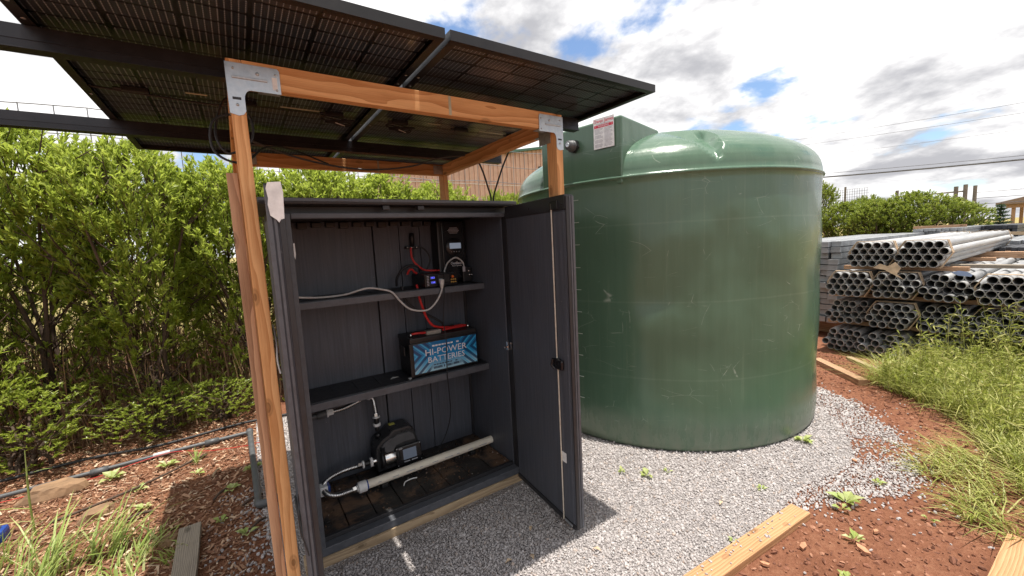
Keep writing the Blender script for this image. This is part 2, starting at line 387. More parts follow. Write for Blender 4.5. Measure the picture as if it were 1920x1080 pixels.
M_chip = NT('mulch_chip'); M_chip.set(Base_Color=M_chip.ramp(M_chip.island(), [(0, (.13, .055, .03)), (.45, (.26, .125, .068)), (.8, (.43, .255, .155)), (1, (.62, .48, .34))]), Roughness=.85); M_chip = M_chip.m
M_clod = NT('soil_clod'); M_clod.set(Base_Color=M_clod.ramp(M_clod.island(), [(0, (.12, .048, .028)), (.6, (.24, .10, .058)), (1, (.36, .18, .11))]), Roughness=.95); M_clod = M_clod.m
M_bark = plain('bark', (.085, .055, .038), .9, var=.4, scale=24, bump=.4)
M_rock = plain('sandstone', (.24, .145, .08), .85, var=.35, scale=9, bump=.5)
M_bldg = plain('cladding_rose', (.60, .40, .30), .6, var=.12, scale=3)
M_green = plain('trim_green', (.05, .13, .09), .5)
M_wire = plain('wire', (.22, .22, .23), .5, .5)
M_pline = plain('line_grey', (.10, .10, .11), .6)
M_line = plain('cable_black', (.02, .02, .022), .6)
def cell_mat():
    t = NT('solar_cell'); x, y, z = t.sep(t.co())
    fx = t.math('FRACT', t.math('MULTIPLY', x, 10 / .18)); bar = t.math('LESS_THAN', t.math('ABSOLUTE', t.math('SUBTRACT', fx, .5)), .085)
    fy = t.math('FRACT', t.math('MULTIPLY', y, 7 / .087)); dash = t.math('ADD', t.math('MULTIPLY', t.math('LESS_THAN', t.math('ABSOLUTE', t.math('SUBTRACT', fy, .5)), .36), .75), .25)
    f = t.math('MULTIPLY', bar, dash)
    o = t.new('ShaderNodeObjectInfo')
    base = t.ramp(o.outputs['Random'], [(0, (.017, .023, .031)), (1, (.026, .034, .045))])
    t.set(Base_Color=t.mix(t.math('MULTIPLY', f, .8), base, (.27, .31, .35)), Roughness=.38, Metallic=0.0)
    t.b.inputs['Coat Weight'].default_value = .22; t.b.inputs['Coat Roughness'].default_value = .10; return t.m
M_cell = cell_mat()
M_back = plain('panel_backsheet', (.0025, .0025, .003), .35, var=.1)
M_glass = plain('panel_glass', (.012, .014, .022), .08, var=.05)
def label_mat():
    t = NT('battery_label'); x, y, z = t.sep(t.co())
    g = t.ramp(t.math('ADD', t.math('MULTIPLY', y, 4.5), .5), [(.08, (.36, .62, .74)), (.45, (.02, .26, .55)), (.9, (.015, .16, .38))])
    ch = t.math('FRACT', t.math('MULTIPLY', t.math('SUBTRACT', t.math('ABSOLUTE', x), t.math('MULTIPLY', t.math('ABSOLUTE', t.math('SUBTRACT', y, .02)), 1.1)), 17))
    side = t.ramp(t.math('ABSOLUTE', x), [(.10, 0.0), (.13, 1.0)])
    m = t.math('MULTIPLY', t.math('LESS_THAN', ch, .42), side)
    c = t.mix(t.math('MULTIPLY', m, .85), g, (.012, .05, .13))
    m2 = t.math('MULTIPLY', t.math('LESS_THAN', t.math('ABSOLUTE', t.math('SUBTRACT', ch, .62)), .1), side)
    t.set(Base_Color=t.mix(t.math('MULTIPLY', m2, .7), c, (.06, .50, .80)), Roughness=.25); return t.m
M_label = label_mat()

# ================================================================== SETTING: ground, gravel pad
def ground_z(x, y): return 0.0
me = np_mesh('ground', [(-4000, -4000, 0), (4000, -4000, 0), (4000, 4000, 0), (-4000, 4000, 0)], [(0, 1, 2, 3)])
struct(obj('ground', me, M_ground), 'red brown earth around the cabinet and tank')
PAD = [(-0.02, 4.6), (-0.05, 3.2), (-0.02, 2.6), (0.02, 1.9), (0.05, .6), (1.2, .75), (1.75, .98), (2.53, .90), (2.88, .76), (3.15, .60), (3.42, .58), (3.80, .72), (4.16, .95), (4.5, 1.22), (4.68, 1.5), (5.0, 2.2), (5.1, 4.6)]
def in_poly(X, Y, poly):
    ins = np.zeros(len(X), bool); n = len(poly)
    for i in range(n):
        x0, y0 = poly[i]; x1, y1 = poly[(i + 1) % n]
        if y0 == y1: continue
        c = ((y0 > Y) != (y1 > Y)) & (X < (x1 - x0) * (Y - y0) / (y1 - y0) + x0); ins ^= c
    return ins
PADS = [(-0.02, 4.6), (-0.05, 3.2), (-0.02, 2.6), (0.02, 1.9), (0.05, .6), (1.2, .85), (1.75, 1.02), (2.46, 1.0), (2.80, 1.02), (3.10, .95), (3.40, .93), (3.66, 1.04), (3.95, 1.20), (4.22, 1.44), (4.42, 1.75), (4.85, 2.2), (5.0, 4.6)]
struct(obj('gravel_pad', np_mesh('gravel_pad', [(x, y, .005) for x, y in PADS], [tuple(range(len(PADS)))]), M_gravel), 'pale crushed gravel pad under cabinet and tank')
g_ = (1 + 5 ** .5) / 2
ICO_V = np.array([(-1, g_, 0), (1, g_, 0), (-1, -g_, 0), (1, -g_, 0), (0, -1, g_), (0, 1, g_), (0, -1, -g_), (0, 1, -g_), (g_, 0, -1), (g_, 0, 1), (-g_, 0, -1), (-g_, 0, 1)], float) / 1.9
ICO_F = np.array([(0, 11, 5), (0, 5, 1), (0, 1, 7), (0, 7, 10), (0, 10, 11), (1, 5, 9), (5, 11, 4), (11, 10, 2), (10, 7, 6), (7, 1, 8), (3, 9, 4), (3, 4, 2), (3, 2, 6), (3, 6, 8), (3, 8, 9), (4, 9, 5), (2, 4, 11), (6, 2, 10), (8, 6, 7), (9, 8, 1)])
def rot_mats(n):
    q = RNG.normal(size=(n, 4)); q /= np.linalg.norm(q, axis=1)[:, None]; w, x, y, z = q.T
    return np.stack([1 - 2 * (y * y + z * z), 2 * (x * y - z * w), 2 * (x * z + y * w), 2 * (x * y + z * w), 1 - 2 * (x * x + z * z), 2 * (y * z - x * w), 2 * (x * z - y * w), 2 * (y * z + x * w), 1 - 2 * (x * x + y * y)], 1).reshape(n, 3, 3)
def scatter_lumps(P, size, flat=(1, .8, .6)):
    n = len(P); sc = size[:, None] * (np.array(flat) * RNG.uniform(.7, 1.3, (n, 3)))
    V = ICO_V[None] * sc[:, None, :] * RNG.uniform(.75, 1.2, (n, 12, 1))
    V = np.einsum('nij,nkj->nki', rot_mats(n), V) + P[:, None, :]
    F = ICO_F[None] + (np.arange(n) * 12)[:, None, None]
    return V.reshape(-1, 3), F.reshape(-1, 3)
def jitter_grid(x0, x1, y0, y1, s):
    X, Y = np.meshgrid(np.arange(x0, x1, s), np.arange(y0, y1, s)); X = X.ravel(); Y = Y.ravel()
    return X + RNG.uniform(-.5, .5, len(X)) * s, Y + RNG.uniform(-.5, .5, len(X)) * s
TC = (3.54, 2.66); TR = 1.36
def visible(X, Y, m=.06):
    P = np.stack([X, Y, np.full(len(X), -CAM_H)], 1); d = P @ np.array(fw)
    u = P @ np.array(r2) / np.maximum(d, .01) * F_PX / 960; v = P @ np.array(u2) / np.maximum(d, .01) * F_PX / 540
    return (d > .1) & (abs(u) < 1 + m) & (abs(v) < 1 + m)
EDGE = []
for (a, b) in zip(PAD[7:15], PAD[8:16]):
    for q in range(12): EDGE.append((a[0] + (b[0] - a[0]) * q / 12, a[1] + (b[1] - a[1]) * q / 12))
Vs, Fs, nb = [], [], 0
for (s, dmin, dmax) in ((.0112, 0, 2.6), (.0138, 2.6, 4.2), (.0165, 4.2, 6.0)):
    X, Y = jitter_grid(-.1, 5.0, .3, 4.5, s); D = np.hypot(X, Y)
    k = (D >= dmin) & (D < dmax) & in_poly(X, Y, PAD) & (np.hypot(X - TC[0], Y - TC[1]) > TR - .02) & ~((X > .1) & (X < 1.48) & (Y > 2.12) & (Y < 2.9)) & visible(X, Y, .25)
    # bare earth shows through towards the edge of the pad
    edge = np.array([noise.noise(Vector((x * 2.1, y * 2.1, .3))) for x, y in zip(X[k], Y[k])])
    de = np.array([min(math.hypot(x - a, y - b) for a, b in EDGE) for x, y in zip(X[k], Y[k])])
    rnd_ = RNG.random(k.sum())
    keep = ~((edge > .30) & (X[k] > 2.4) & (rnd_ < .55 * np.clip((edge - .30) * 5, 0, 1))) & ~((rnd_ > .80 + de / .12 + .9 * edge) & (X[k] > 2.5))
    X, Y = X[k][keep], Y[k][keep]
    P = np.stack([X, Y, RNG.uniform(.004, .011, len(X))], 1)
    V, F = scatter_lumps(P, RNG.uniform(.0048, .0118, len(X)) * s / .015 * RNG.choice([1, 1, 1, 1.35], len(X))); Vs.append(V); Fs.append(F + nb); nb += len(V)
X = RNG.uniform(1.6, 4.9, 5200); Y = RNG.uniform(.1, 1.9, 5200)
gd = np.array([min(math.hypot(x - a, y - b) for a, b in EDGE) for x, y in zip(X, Y)])
k = ~in_poly(X, Y, PAD) & (RNG.random(len(X)) < .8 * np.exp(-gd * 9.5)); X, Y = X[k], Y[k]
X2 = RNG.uniform(-.35, .05, 900); Y2 = RNG.uniform(2.2, 3.3, 900); k2 = RNG.random(900) < np.clip(1 + X2 * 2.9, 0, 1); X = np.r_[X, X2[k2]]; Y = np.r_[Y, Y2[k2]]
V, F = scatter_lumps(np.stack([X, Y, RNG.uniform(.002, .008, len(X))], 1), RNG.uniform(.006, .012, len(X))); Vs.append(V); Fs.append(F + nb); nb += len(V)
stuff(obj('gravel', np_mesh('gravel', np.vstack(Vs), np.vstack(Fs)), M_stone), 'loose pale grey crushed stones covering the pad', 'gravel')
# red clods on the bare earth
X, Y = jitter_grid(1.6, 6.2, -.4, 2.2, .03); k = ~in_poly(X, Y, PAD) & visible(X, Y) & (RNG.random(len(X)) < .75); X, Y = X[k], Y[k]
V, F = scatter_lumps(np.stack([X, Y, RNG.uniform(-.002, .004, len(X))], 1), RNG.uniform(.004, .013, len(X)) * RNG.choice([1, 1, 1, 1.7], len(X)), (1, .9, .5))
stuff(obj('dirt', np_mesh('dirt', V, F), M_clod), 'crumbly red earth beside the gravel', 'dirt')
# wood chips and leaf litter on the left
X, Y = jitter_grid(-3.2, .05, 2.1, 6.2, .0165); k = visible(X, Y) & (RNG.random(len(X)) < np.clip(.85 - .2 * np.abs(Y - 3.6), .3, .7)) & ((X < -.1) | (RNG.random(len(X)) < .3)); X, Y = X[k], Y[k]; n = len(X)
L = RNG.uniform(.005, .019, n) * RNG.choice([1, 1, 1, 1.6], n); Wd = L * RNG.uniform(.10, .36, n); th = RNG.uniform(0, 2 * PI, n); pit = RNG.normal(0, .28, n)
a = np.stack([np.cos(th) * np.cos(pit), np.sin(th) * np.cos(pit), np.sin(pit)], 1); b = np.stack([-np.sin(th), np.cos(th), RNG.normal(0, .35, n)], 1)
c = np.stack([X, Y, RNG.uniform(.003, .016, n)], 1)
cr = np.cross(a, b) * (L * .10)[:, None]
quad = np.stack([c - a * L[:, None] - b * Wd[:, None], c + a * L[:, None] * .9 - b * Wd[:, None] * .6, c + a * L[:, None] + b * Wd[:, None], c - a * L[:, None] * .8 + b * Wd[:, None]], 1)
V = np.concatenate([quad, quad + cr[:, None]], 1).reshape(-1, 3)
Q = np.array([(3, 2, 1, 0), (4, 5, 6, 7), (0, 1, 5, 4), (1, 2, 6, 5), (2, 3, 7, 6), (3, 0, 4, 7)]); F = (Q[None] + (np.arange(n) * 8)[:, None, None]).reshape(-1, 4)
stuff(obj('mulch', np_mesh('mulch', V, F), M_chip), 'reddish brown wood chips and dead leaves below the hedge', 'mulch')

# ================================================================== SHELTER
SX0, SX1, SX2, SX3 = .031, .073, 1.405, 1.447
YF, YB, ZT, ZB, PD = 1.636, 3.015, 2.2474, 2.1656, .078
sh = thing('shelter_frame', 'open orange timber frame of four posts standing over the grey cabinet', 'shelter', (.74, 2.3, 0))
board('post', (SX0, YF, -.02), (SX1, YF + PD, ZT), 'Z', M_wood, sh)
board('post', (SX2, YF, -.02), (SX3, YF + PD, ZT), 'Z', M_wood, sh)
board('post', (SX0, YB, -.02), (SX1, YB + PD, ZT), 'Z', M_wood, sh)
board('post', (SX2, YB, -.02), (SX3, YB + PD, ZT), 'Z', M_wood, sh)
board('front_beam', (SX1 + .001, YF + .001, ZB), (SX2 - .001, YF + .043, ZT + .001), 'X', M_wood, sh)
board('rear_beam', (SX1 + .001, YB + .001, ZB), (SX2 - .001, YB + .043, ZT), 'X', M_wood, sh)
board('side_beam', (SX0, YF + PD + .001, ZB), (SX1, YB - .001, ZT - .001), 'Y', M_wood, sh)
board('side_beam', (SX2, YF + PD + .001, ZB), (SX3, YB - .001, ZT - .001), 'Y', M_wood, sh)
o = board('stake', (-.004, 1.668, -.02), (.0285, 1.758, 1.89), 'Z', M_wood2, sh); o['label'] = 'weathered brown board nailed beside the front post'
def bracket(x0, sgn, y, parent):
    w, t = .150, .0022; zt = ZT - .012; pts = [(-.003, 0), (w - .006, 0), (w, -.008), (w, -.082), (.085, -.082)]
    for k in range(6):
        a = PI / 2 + k / 5 * PI / 2; pts.append((.066 + .02 * math.cos(a) - .004, -.112 + .03 * math.sin(a)))
    pts += [(.042, -.150), (.034, -.162), (.02, -.166), (-.003, -.160)]
    m = MB(); m.prism(pts if sgn > 0 else [(p[0], p[1]) for p in reversed(pts)], (x0, y, zt), (sgn, 0, 0), (0, 0, 1), t * (1 if sgn > 0 else -1))
    sx = x0 - sgn * .0035; m.box((min(sx, sx + sgn * .0022), y, zt - .150), (max(sx, sx + sgn * .0022), y + .06, zt))
    b = m.build('bracket', M_steelwhite, parent)
    MB().box((x0 + sgn * .012 if sgn > 0 else x0 - .112, y - .0060, zt - .049), (x0 + .112 if sgn > 0 else x0 - .012, y - .002, zt - .041), .0018).build('rib', M_galv, b)
    for (px, pz, r) in ((.085, -.026, .006), (.018, -.018, .004), (.138, -.02, .004), (.02, -.132, .005), (.138, -.07, .004)):
        MB().lathe([(0, 0), (r, 0), (r * .8, .003), (0, .0035)], (x0 + sgn * px, y - .002, zt + pz), (0, -1, 0), 10).build('screw', M_galv, b)
    MB().box((x0 + sgn * .02 - .012, y - .0032, zt - .116), (x0 + sgn * .02 + .012, y - .0018, zt - .108), .0005).build('slot', M_cabdark, b)
    if sgn > 0: MB().box((x0 + .126, y - .0031, zt - .070), (x0 + .141, y - .0022, zt - .030)).build('sticker', M_white, b)
    fl = MB().box((x0 + sgn * .085 if sgn > 0 else x0 - .15, y, ZB - .0030), (x0 + .15 if sgn > 0 else x0 - .085, y + .05, ZB - .0008)).build('flange', M_galv, b)
bracket(SX0, 1, YF - .0004, sh); bracket(SX3, -1, YF - .0004, sh)
for (xa, xb) in ((SX1 - .012, SX1 + .085), (SX2 - .075, SX2 + .03)):
    b = MB().box((xa, YB - .003, ZB + .008), (xb, YB - .0005, ZT - .008), .001).build('bracket', M_galv, sh)
    MB().box((xa + .02, YB - .006, ZB + .036), (xb - .02, YB - .003, ZB + .044), .001).build('rib', M_steelwhite, b)
b = MB().box((SX2 - .003, YF + PD + .002, ZB - .0035), (SX3 + .001, YF + PD + .10, ZB - .001)).box((SX2 - .0035, YF + .044, ZB - .05), (SX2 - .001, YF + PD + .06, ZB + .03)).build('bracket', M_galv, sh)
for zx, ya in (((.818, YF - .0006), 0), ((.905, YB - .0006), 0)):
    MB().box((zx[0] - .006, zx[1], ZB + .002), (zx[0] + .006, zx[1] + .0012, ZT - .002)).build('paint_mark', M_cream, sh)

# ------------------------------------------------------------------ rails and panels
def rail(y0, y1, x0, x1, label):
    z0, z1, t = ZT + .0015, 2.3165, .004
    m = MB(); m.box((x0, y0, z0), (x1, y1, z0 + t)).box((x0, y0, z1 - t), (x1, y1, z1)).box((x0, y0, z0 + t), (x1, y0 + t, z1 - t)).box((x0, y1 - t, z0 + t), (x1, y1, z1 - t))
    m.box((x0, y0 - .0025, z0 + .026), (x1, y0 - .0002, z0 + .029)).box((x0, y0 - .005, z0 - .0001), (x1, y0 - .0002, z0 + .004))
    m.box((x0 + .003, (y0 + y1) / 2 - .002, z0 + t), (x1 - .003, (y0 + y1) / 2 + .002, z1 - t))
    r = m.build('mounting_rail', M_rail); tag(r, label, 'rail', 'rails carrying the solar panels'); return r
rail(1.828, 1.873, -1.25, 1.745, 'black front mounting rail passing just behind the front beam')
rail(2.812, 2.862, -1.5, 1.83, 'black rear mounting rail further back under the panels')
ZP = 2.318; PY0, PY1 = 1.337, 3.497
def cell_mesh():
    w, h, c = .0862, .0398, .010; p = [(-w + c, -h), (w - c, -h), (w, -h + c), (w, h - c), (w - c, h), (-w + c, h), (-w, h - c), (-w, -h + c)]
    return MB().prism(p, (0, 0, 0), (1, 0, 0), (0, 1, 0), .0012).mesh('cell')
CELL = cell_mesh(); CELL.materials.append(M_cell)
def panel(x0, x1, label):
    p = thing('solar_panel', label, 'solar panel', ((x0 + x1) / 2, (PY0 + PY1) / 2, ZP), 'solar panels roofing the shelter')
    H = .035; t = .003; fl = .030
    def side(lo, hi, flo, fhi, tlo=None):
        MB().box(lo, hi).box(flo, fhi).build('frame_rail', M_frame, p)
    side((x0, PY0, ZP), (x1, PY0 + t, ZP + H), (x0, PY0 + t, ZP), (x1, PY0 + fl, ZP + t))
    side((x0, PY1 - t, ZP), (x1, PY1, ZP + H), (x0, PY1 - fl, ZP), (x1, PY1 - t, ZP + t))
    side((x0, PY0 + t, ZP + .0002), (x0 + t, PY1 - t, ZP + H - .0002), (x0 + t, PY0 + fl, ZP), (x0 + fl, PY1 - fl, ZP + t))
    side((x1 - t, PY0 + t, ZP + .0002), (x1, PY1 - t, ZP + H - .0002), (x1 - fl, PY0 + fl, ZP), (x1 - t, PY1 - fl, ZP + t))
    MB().box((x0 + t, PY0 + t, ZP + .0275), (x1 - t, PY1 - t, ZP + .030)).build('backsheet', M_back, p)
    MB().box((x0 + t, PY0 + t, ZP + .0305), (x1 - t, PY1 - t, ZP + .0345)).build('glass', M_glass, p)
    wx = (x1 - x0 - .030) / 6; wy = (PY1 - PY0 - .06) / 24
    for i in range(6):
        for j in range(24):
            y = PY0 + .02 + (j + .5) * wy + (.02 if j >= 12 else 0)
            obj('cell', CELL, None, p, Matrix.Translation((x0 + .015 + (i + .5) * wx, y, ZP + .0262)) @ Matrix.Diagonal((wx / .184, wy / .0895, 1, 1)))
    for k, xx in enumerate((.15, .5, .85)):
        X = x0 + (x1 - x0) * xx; Y = (PY0 + PY1) / 2 - .055
        b = MB().box((X - .045, Y - .012, ZP + .004), (X + .045, Y + .012, ZP + .026), .004).build('junction_box', M_black, p)
        MB().tube([(X - .07, Y, ZP + .014), (X - .045, Y, ZP + .014)], .006, 8).build('cable_gland', M_black, b)
    MB().box((x0 + .63 * (x1 - x0), (PY0 + PY1) / 2 - .045, ZP + .0249), (x0 + .79 * (x1 - x0), (PY0 + PY1) / 2 - .028, ZP + .0259)).build('label_strip', M_cream, p)
    MB().box((x0 + .30 * (x1 - x0), (PY0 + PY1) / 2 - .075, ZP + .0249), (x0 + .37 * (x1 - x0), (PY0 + PY1) / 2 - .060, ZP + .0259)).build('label_strip', M_cream, p)
    for y in (PY0 + .35, PY0 + .45, PY1 - .45, PY1 - .35, PY0 + 1.1):
        for x in (x0 + .017, x1 - .017):
            MB().lathe([(0, 0), (.006, 0), (.005, -.0012), (0, -.0012)], (x, y, ZP - .0002), (0, 0, 1), 8).build('mount_hole', M_galv, p)
    return p
panel(-.454, .668, 'solar panel over the post with the weathered stake, reaching out of frame')
panel(.688, 1.804, 'solar panel overhanging towards the green tank')
for (y, lab) in ((1.85, 'front'), (2.837, 'rear')):
    c = thing('panel_clamp', 'small bright bolt clamping the two panels to the %s rail' % lab, 'clamp', (.678, y, ZP), 'clamps between the two panels')
    MB().box((.6695, y - .02, ZP + .0005), (.6865, y + .02, ZP + .034)).build('block', M_galv, c)
    MB().lathe([(0, -.012), (.007, -.012), (.007, 0), (0, 0)], (.678, y, ZP), (0, 0, 1), 8).build('bolt', M_chrome, c)
def cable(name, pts, r, mat, label, cat='cable', n=6, k=6, group=None):
    o = MB().tube(smoothpath(pts, k), r, n).build(name, mat); return tag(o, label, cat, group)
yj = (PY0 + PY1) / 2 - .055
cable('panel_cable', [(-.43, yj, ZP + .010), (-.2, yj + .012, ZP + .002), (-.02, yj + .01, ZP - .005), (.06, 2.25, ZP - .03), (.02, 2.0, ZP - .09), (-.02, 1.83, 2.06), (.01, 1.80, 1.98), (.085, 1.80, 2.03), (.09, 1.82, 2.12), (.04, 1.84, 2.13), (-.025, 1.82, 2.09), (-.03, 1.80, 1.985), (.05, 1.80, 1.95), (.16, 2.2, 2.10), (.30, 2.5, 2.165), (.52, 2.75, 2.15)], .0045, M_line, 'thin black cable looping round the front post under the panels', n=6)
cable('return_cable', [(.10, 2.5, 2.20), (.30, 2.58, 2.150), (.52, 2.6, 2.112), (.75, 2.6, 2.103), (1.0, 2.6, 2.14), (1.2, 2.6, 2.205), (1.39, 2.6, 2.235)], .0055, M_greypvc, 'grey cable sagging below the panels towards the tank side')
cable('conduit', [(1.44, 2.50, 2.18), (1.475, 2.5, 2.10), (1.50, 2.50, 2.02), (1.512, 2.48, 1.93), (1.49, 2.46, 1.868)], .006, M_line, 'thin black conduit bowing down from the side beam onto cabinet lid', group='conduits entering the cabinet')
cable('conduit', [(1.72, 2.54, 2.27), (1.66, 2.53, 2.17), (1.60, 2.52, 2.05), (1.54, 2.49, 1.94), (1.52, 2.46, 1.868)], .006, M_line, 'thin black conduit slanting from the rear rail end onto cabinet lid', group='conduits entering the cabinet')
for (cx_, lab, s_) in ((.52, 'coil of black leads tied with a white zip tie on panel by the post', -1), (.86, 'coil of black leads tied up near the gap on tank side', 1)):
    cb = thing('lead_coil', lab, 'cable', (cx_, yj, ZP), 'coiled leads under the panels')
    for q in range(4):
        c0 = [(cx_ + .085 * math.cos(a) * (1 - .08 * q), yj + .012 + .022 * math.sin(a) + .004 * q, ZP - .004 - .006 * q + .006 * math.sin(a * 2 + q)) for a in [2 * PI * i / 20 for i in range(21)]]
        MB().tube(c0, .0035, 6).build('loop', M_line, cb)
    MB().tube([(cx_ - .02, yj - .012, ZP - .03), (cx_ + .01, yj, ZP - .034), (cx_ + .035, yj + .03, ZP - .030)], .0022, 6).build('zip_tie', M_white, cb)
# ================================================================== CABINET
tag(board('timber_sill', (.12, 2.1705, -.01), (1.5, 2.26, .0575), 'X', M_sill, bev=.004), 'pale timber board lying under the front edge of the cabinet', 'board')
cb = thing('storage_cabinet', 'dark grey resin storage cabinet with both doors open, standing on gravel', 'cabinet', (.79, 2.5, .06))
part('base_tray', (.14, 2.262, .0), (1.47, 2.83, .088), M_cabdark, cb)
part('threshold', (.16, 2.176, .059), (1.46, 2.228, .104), M_cabtrim, cb, .004)
part('threshold_lip', (.2, 2.2285, .0885), (1.42, 2.250, .126), M_cabdark, cb, .003)
nx = 8
for i in range(nx):
    a = .203 + (1.417 - .203) * i / nx; b = .203 + (1.417 - .203) * (i + 1) / nx
    MB().box((a + .0025, 2.2515, .0885), (b - .0025, 2.786, .1145 + .002 * (i % 2)), .003).build('floor_board', M_floor, cb)
for (xa, ya, yb, rz) in ((.262, 2.36, 2.50, .05), (.52, 2.40, 2.52, -.02), (.83, 2.52, 2.68, .03), (1.05, 2.44, 2.72, .0), (1.2, 2.52, 2.74, .02)):
    MB().box((xa - .011, ya, .1168), (xa + .011, yb, .121), .002).build('floor_rib', M_floor, cb)
n = 1300; X = RNG.uniform(.21, 1.41, n); Y = RNG.uniform(2.26, 2.78, n)
kf_ = np.array([noise.noise(Vector((x * 4, y * 4, 7))) for x, y in zip(X, Y)]) + RNG.uniform(-.25, .25, n) > .0; X, Y = X[kf_], Y[kf_]
V, F = scatter_lumps(np.stack([X, Y, np.full(len(X), .1175)], 1), RNG.uniform(.0025, .0075, len(X)), (1, .8, .45))
M_grit = NT('floor_grit'); M_grit.set(Base_Color=M_grit.ramp(M_grit.island(), [(0, (.03, .02, .015)), (.6, (.10, .055, .032)), (.9, (.20, .12, .075)), (1, (.40, .36, .33))]), Roughness=.9); M_grit = M_grit.m
gr_ = obj('floor_grit', np_mesh('floor_grit', V, F), M_grit, cb); gr_['kind'] = 'stuff'
for (xa, xb) in ((.2, .754), (.764, .935), (.940, 1.085), (1.090, 1.42)):
    MB().box((xa, 2.788, .116), (xb, 2.815, 1.80), .003).build('back_panel', M_cab, cb)
part('back_skin', (.15, 2.816, .0885), (1.465, 2.830, 1.82), M_cabdark, cb, 0)
part('side_wall', (.150, 2.23, .0885), (.1985, 2.815, 1.80), M_cab, cb)
part('side_wall', (1.4215, 2.23, .0885), (1.465, 2.815, 1.80), M_cab, cb)
part('corner_strip', (1.402, 2.772, .118), (1.4205, 2.787, 1.79), M_cabdark, cb, .002)
part('jamb', (.188, 2.176, .1045), (.222, 2.226, 1.80), M_cabtrim, cb, .004)
part('jamb', (1.424, 2.176, .1045), (1.462, 2.226, 1.80), M_cabdark, cb, .004)
part('header_bar', (.223, 2.180, 1.776), (1.423, 2.215, 1.804), M_cabtrim, cb, .006)
part('header_recess', (.15, 2.235, 1.801), (1.465, 2.815, 1.838), M_cabdark, cb, 0)
part('lid', (.095, 2.135, 1.840), (1.485, 2.85, 1.871), M_cabdark, cb, .008)
part('lid_edge', (.097, 2.128, 1.852), (1.483, 2.1345, 1.868), M_cabtrim, cb, .002)
for x in (.669, .86): part('lid_clip', (x - .018, 2.150, 1.815), (x + .018, 2.178, 1.839), M_cabdark, cb, .003)
for i in range(15): part('ceiling_tab', (.23 + i * .08, 2.74, 1.765 - .008 * (i % 3 == 1)), (.285 + i * .08, 2.787, 1.795), M_cabdark, cb, .006)
for (z0, z1) in ((1.302, 1.345), (.716, .764)):
    s = part('shelf', (.2005, 2.50, z0 + .008), (1.4195, 2.787, z1), M_cabdark, cb, .004)
    MB().box((.2005, 2.484, z0), (1.4195, 2.4995, z1 - .004), .003).build('shelf_lip', M_cabtrim, s)
    for k in range(9): MB().box((.26 + k * .135, 2.53, z1 + .0004), (.272 + k * .135, 2.77, z1 + .003), .001).build('shelf_rib', M_cabdark, s)
def door(name, hinge, free, inner, z0, z1, label, right):
    h = Vector(hinge + (0,)); u = Vector((free[0] - hinge[0], free[1] - hinge[1], 0)); Ln = u.length; u.normalize()
    nn = Vector((-u.y, u.x)); inner = nn if nn.x * inner[0] > 0 else -nn
    M = Matrix(((u.x, inner[0], 0, h.x), (u.y, inner[1], 0, h.y), (0, 0, 1, 0), (0, 0, 0, 1)))
    if M.to_3x3().determinant() < 0: pass
    def lp(n, lo, hi, mat, par, bev=.003): return MB().box(lo, hi, bev).build(n, mat, par, M)
    d = lp('door', (.004, -.042, z0 + .012), (Ln - .034, 0, z1 - .01), M_cab, cb); d['label'] = label
    lp('stile', (Ln - .110, .0005, z0 + .03), (Ln - .020, .006, z1 - .085), M_cab, d)
    lp('top_cap', (.002, -.046, z1 - .0755), (Ln - .006, .0075, z1), M_cabdark, d, .005)
    lp('bottom_cap', (.002, -.046, z0), (Ln - .006, .008, z0 + .028), M_cabdark, d, .005)
    e = lp('edge_strip', (Ln - .0335, -.044, z0 + .0285), (Ln - .004, .004, z1 - .076), M_cab, d, .004)
    for (a, b, mt) in ((-.046, -.031, M_cabtrim), (-.027, -.017, M_cabtrim), (-.012, .006, M_cabdark)):
        lp('edge_ridge', (Ln - .0035, a, z0 + .01), (Ln + .003 + (.004 if mt is M_cabdark else 0), b, z1 - .008), mt, e, .0035)
    return d, M, Ln
dl, ML, LL = door('door', (.182, 2.168), (.136, 1.537), (1.0, .07), .046, 1.842, 'door seen on edge beside the post with white paint at its top', False)
dr, MR, LR = door('door', (1.4215, 2.168), (1.3674, 1.5369), (-.9967, .0807), .046, 1.837, 'door swung open towards the tank showing a long latch rod', True)
m = MB(); poly = []
for (x, z) in ((-.034, 0), (.004, .003), (.008, -.03), (.004, -.115), (-.006, -.118), (-.012, -.128), (-.018, -.119), (-.035, -.105), (-.039, -.07), (-.036, -.05), (-.040, -.02)): poly.append((x, z))
MB().prism(poly, (LL + .0076, 0, 1.8425), (0, 1, 0), (0, 0, 1), .0016).build('paint_patch', M_white, dl, ML)
MB().prism([(0, 0), (.006, .002), (.007, -.05), (.003, -.075), (-.001, -.06)], (.2222, 2.174, 1.66), (1, 0, 0), (0, 0, 1), -.002).build('paint_chip', M_white, cb)
cable('door_cord', [(.080, 1.70, 1.36), (.082, 1.66, 1.30), (.078, 1.62, 1.24), (.082, 1.60, 1.20)], .003, M_cord, 'grey cord end hanging between the post and cabinet door', 'cord')
cable('loop_strap', [(.092, 1.58, .76), (.084, 1.53, .73), (.082, 1.525, .66), (.092, 1.53, .60), (.10, 1.53, .55)], .0025, M_line, 'thin black strap loop low on the door edge by the post', 'strap')
rod_u = .520
MB().tube([(rod_u, .012, 1.80), (rod_u, .012, .985)], .0042, 8).build('latch_rod', M_rod, dr, MR)
MB().tube([(rod_u + .006, .012, .935), (rod_u + .006, .012, .06)], .0042, 8).build('latch_rod', M_rod, dr, MR)
MB().box((rod_u - .02, .0078, 1.768), (rod_u + .055, .016, 1.812), .004).build('rod_guide', M_black, dr, MR)
hd = MB(); hd.lathe([(0, .0), (.030, .0), (.032, .012), (.022, .022), (0, .024)], (rod_u + .02, .006, .955), (0, 1, 0), 16)
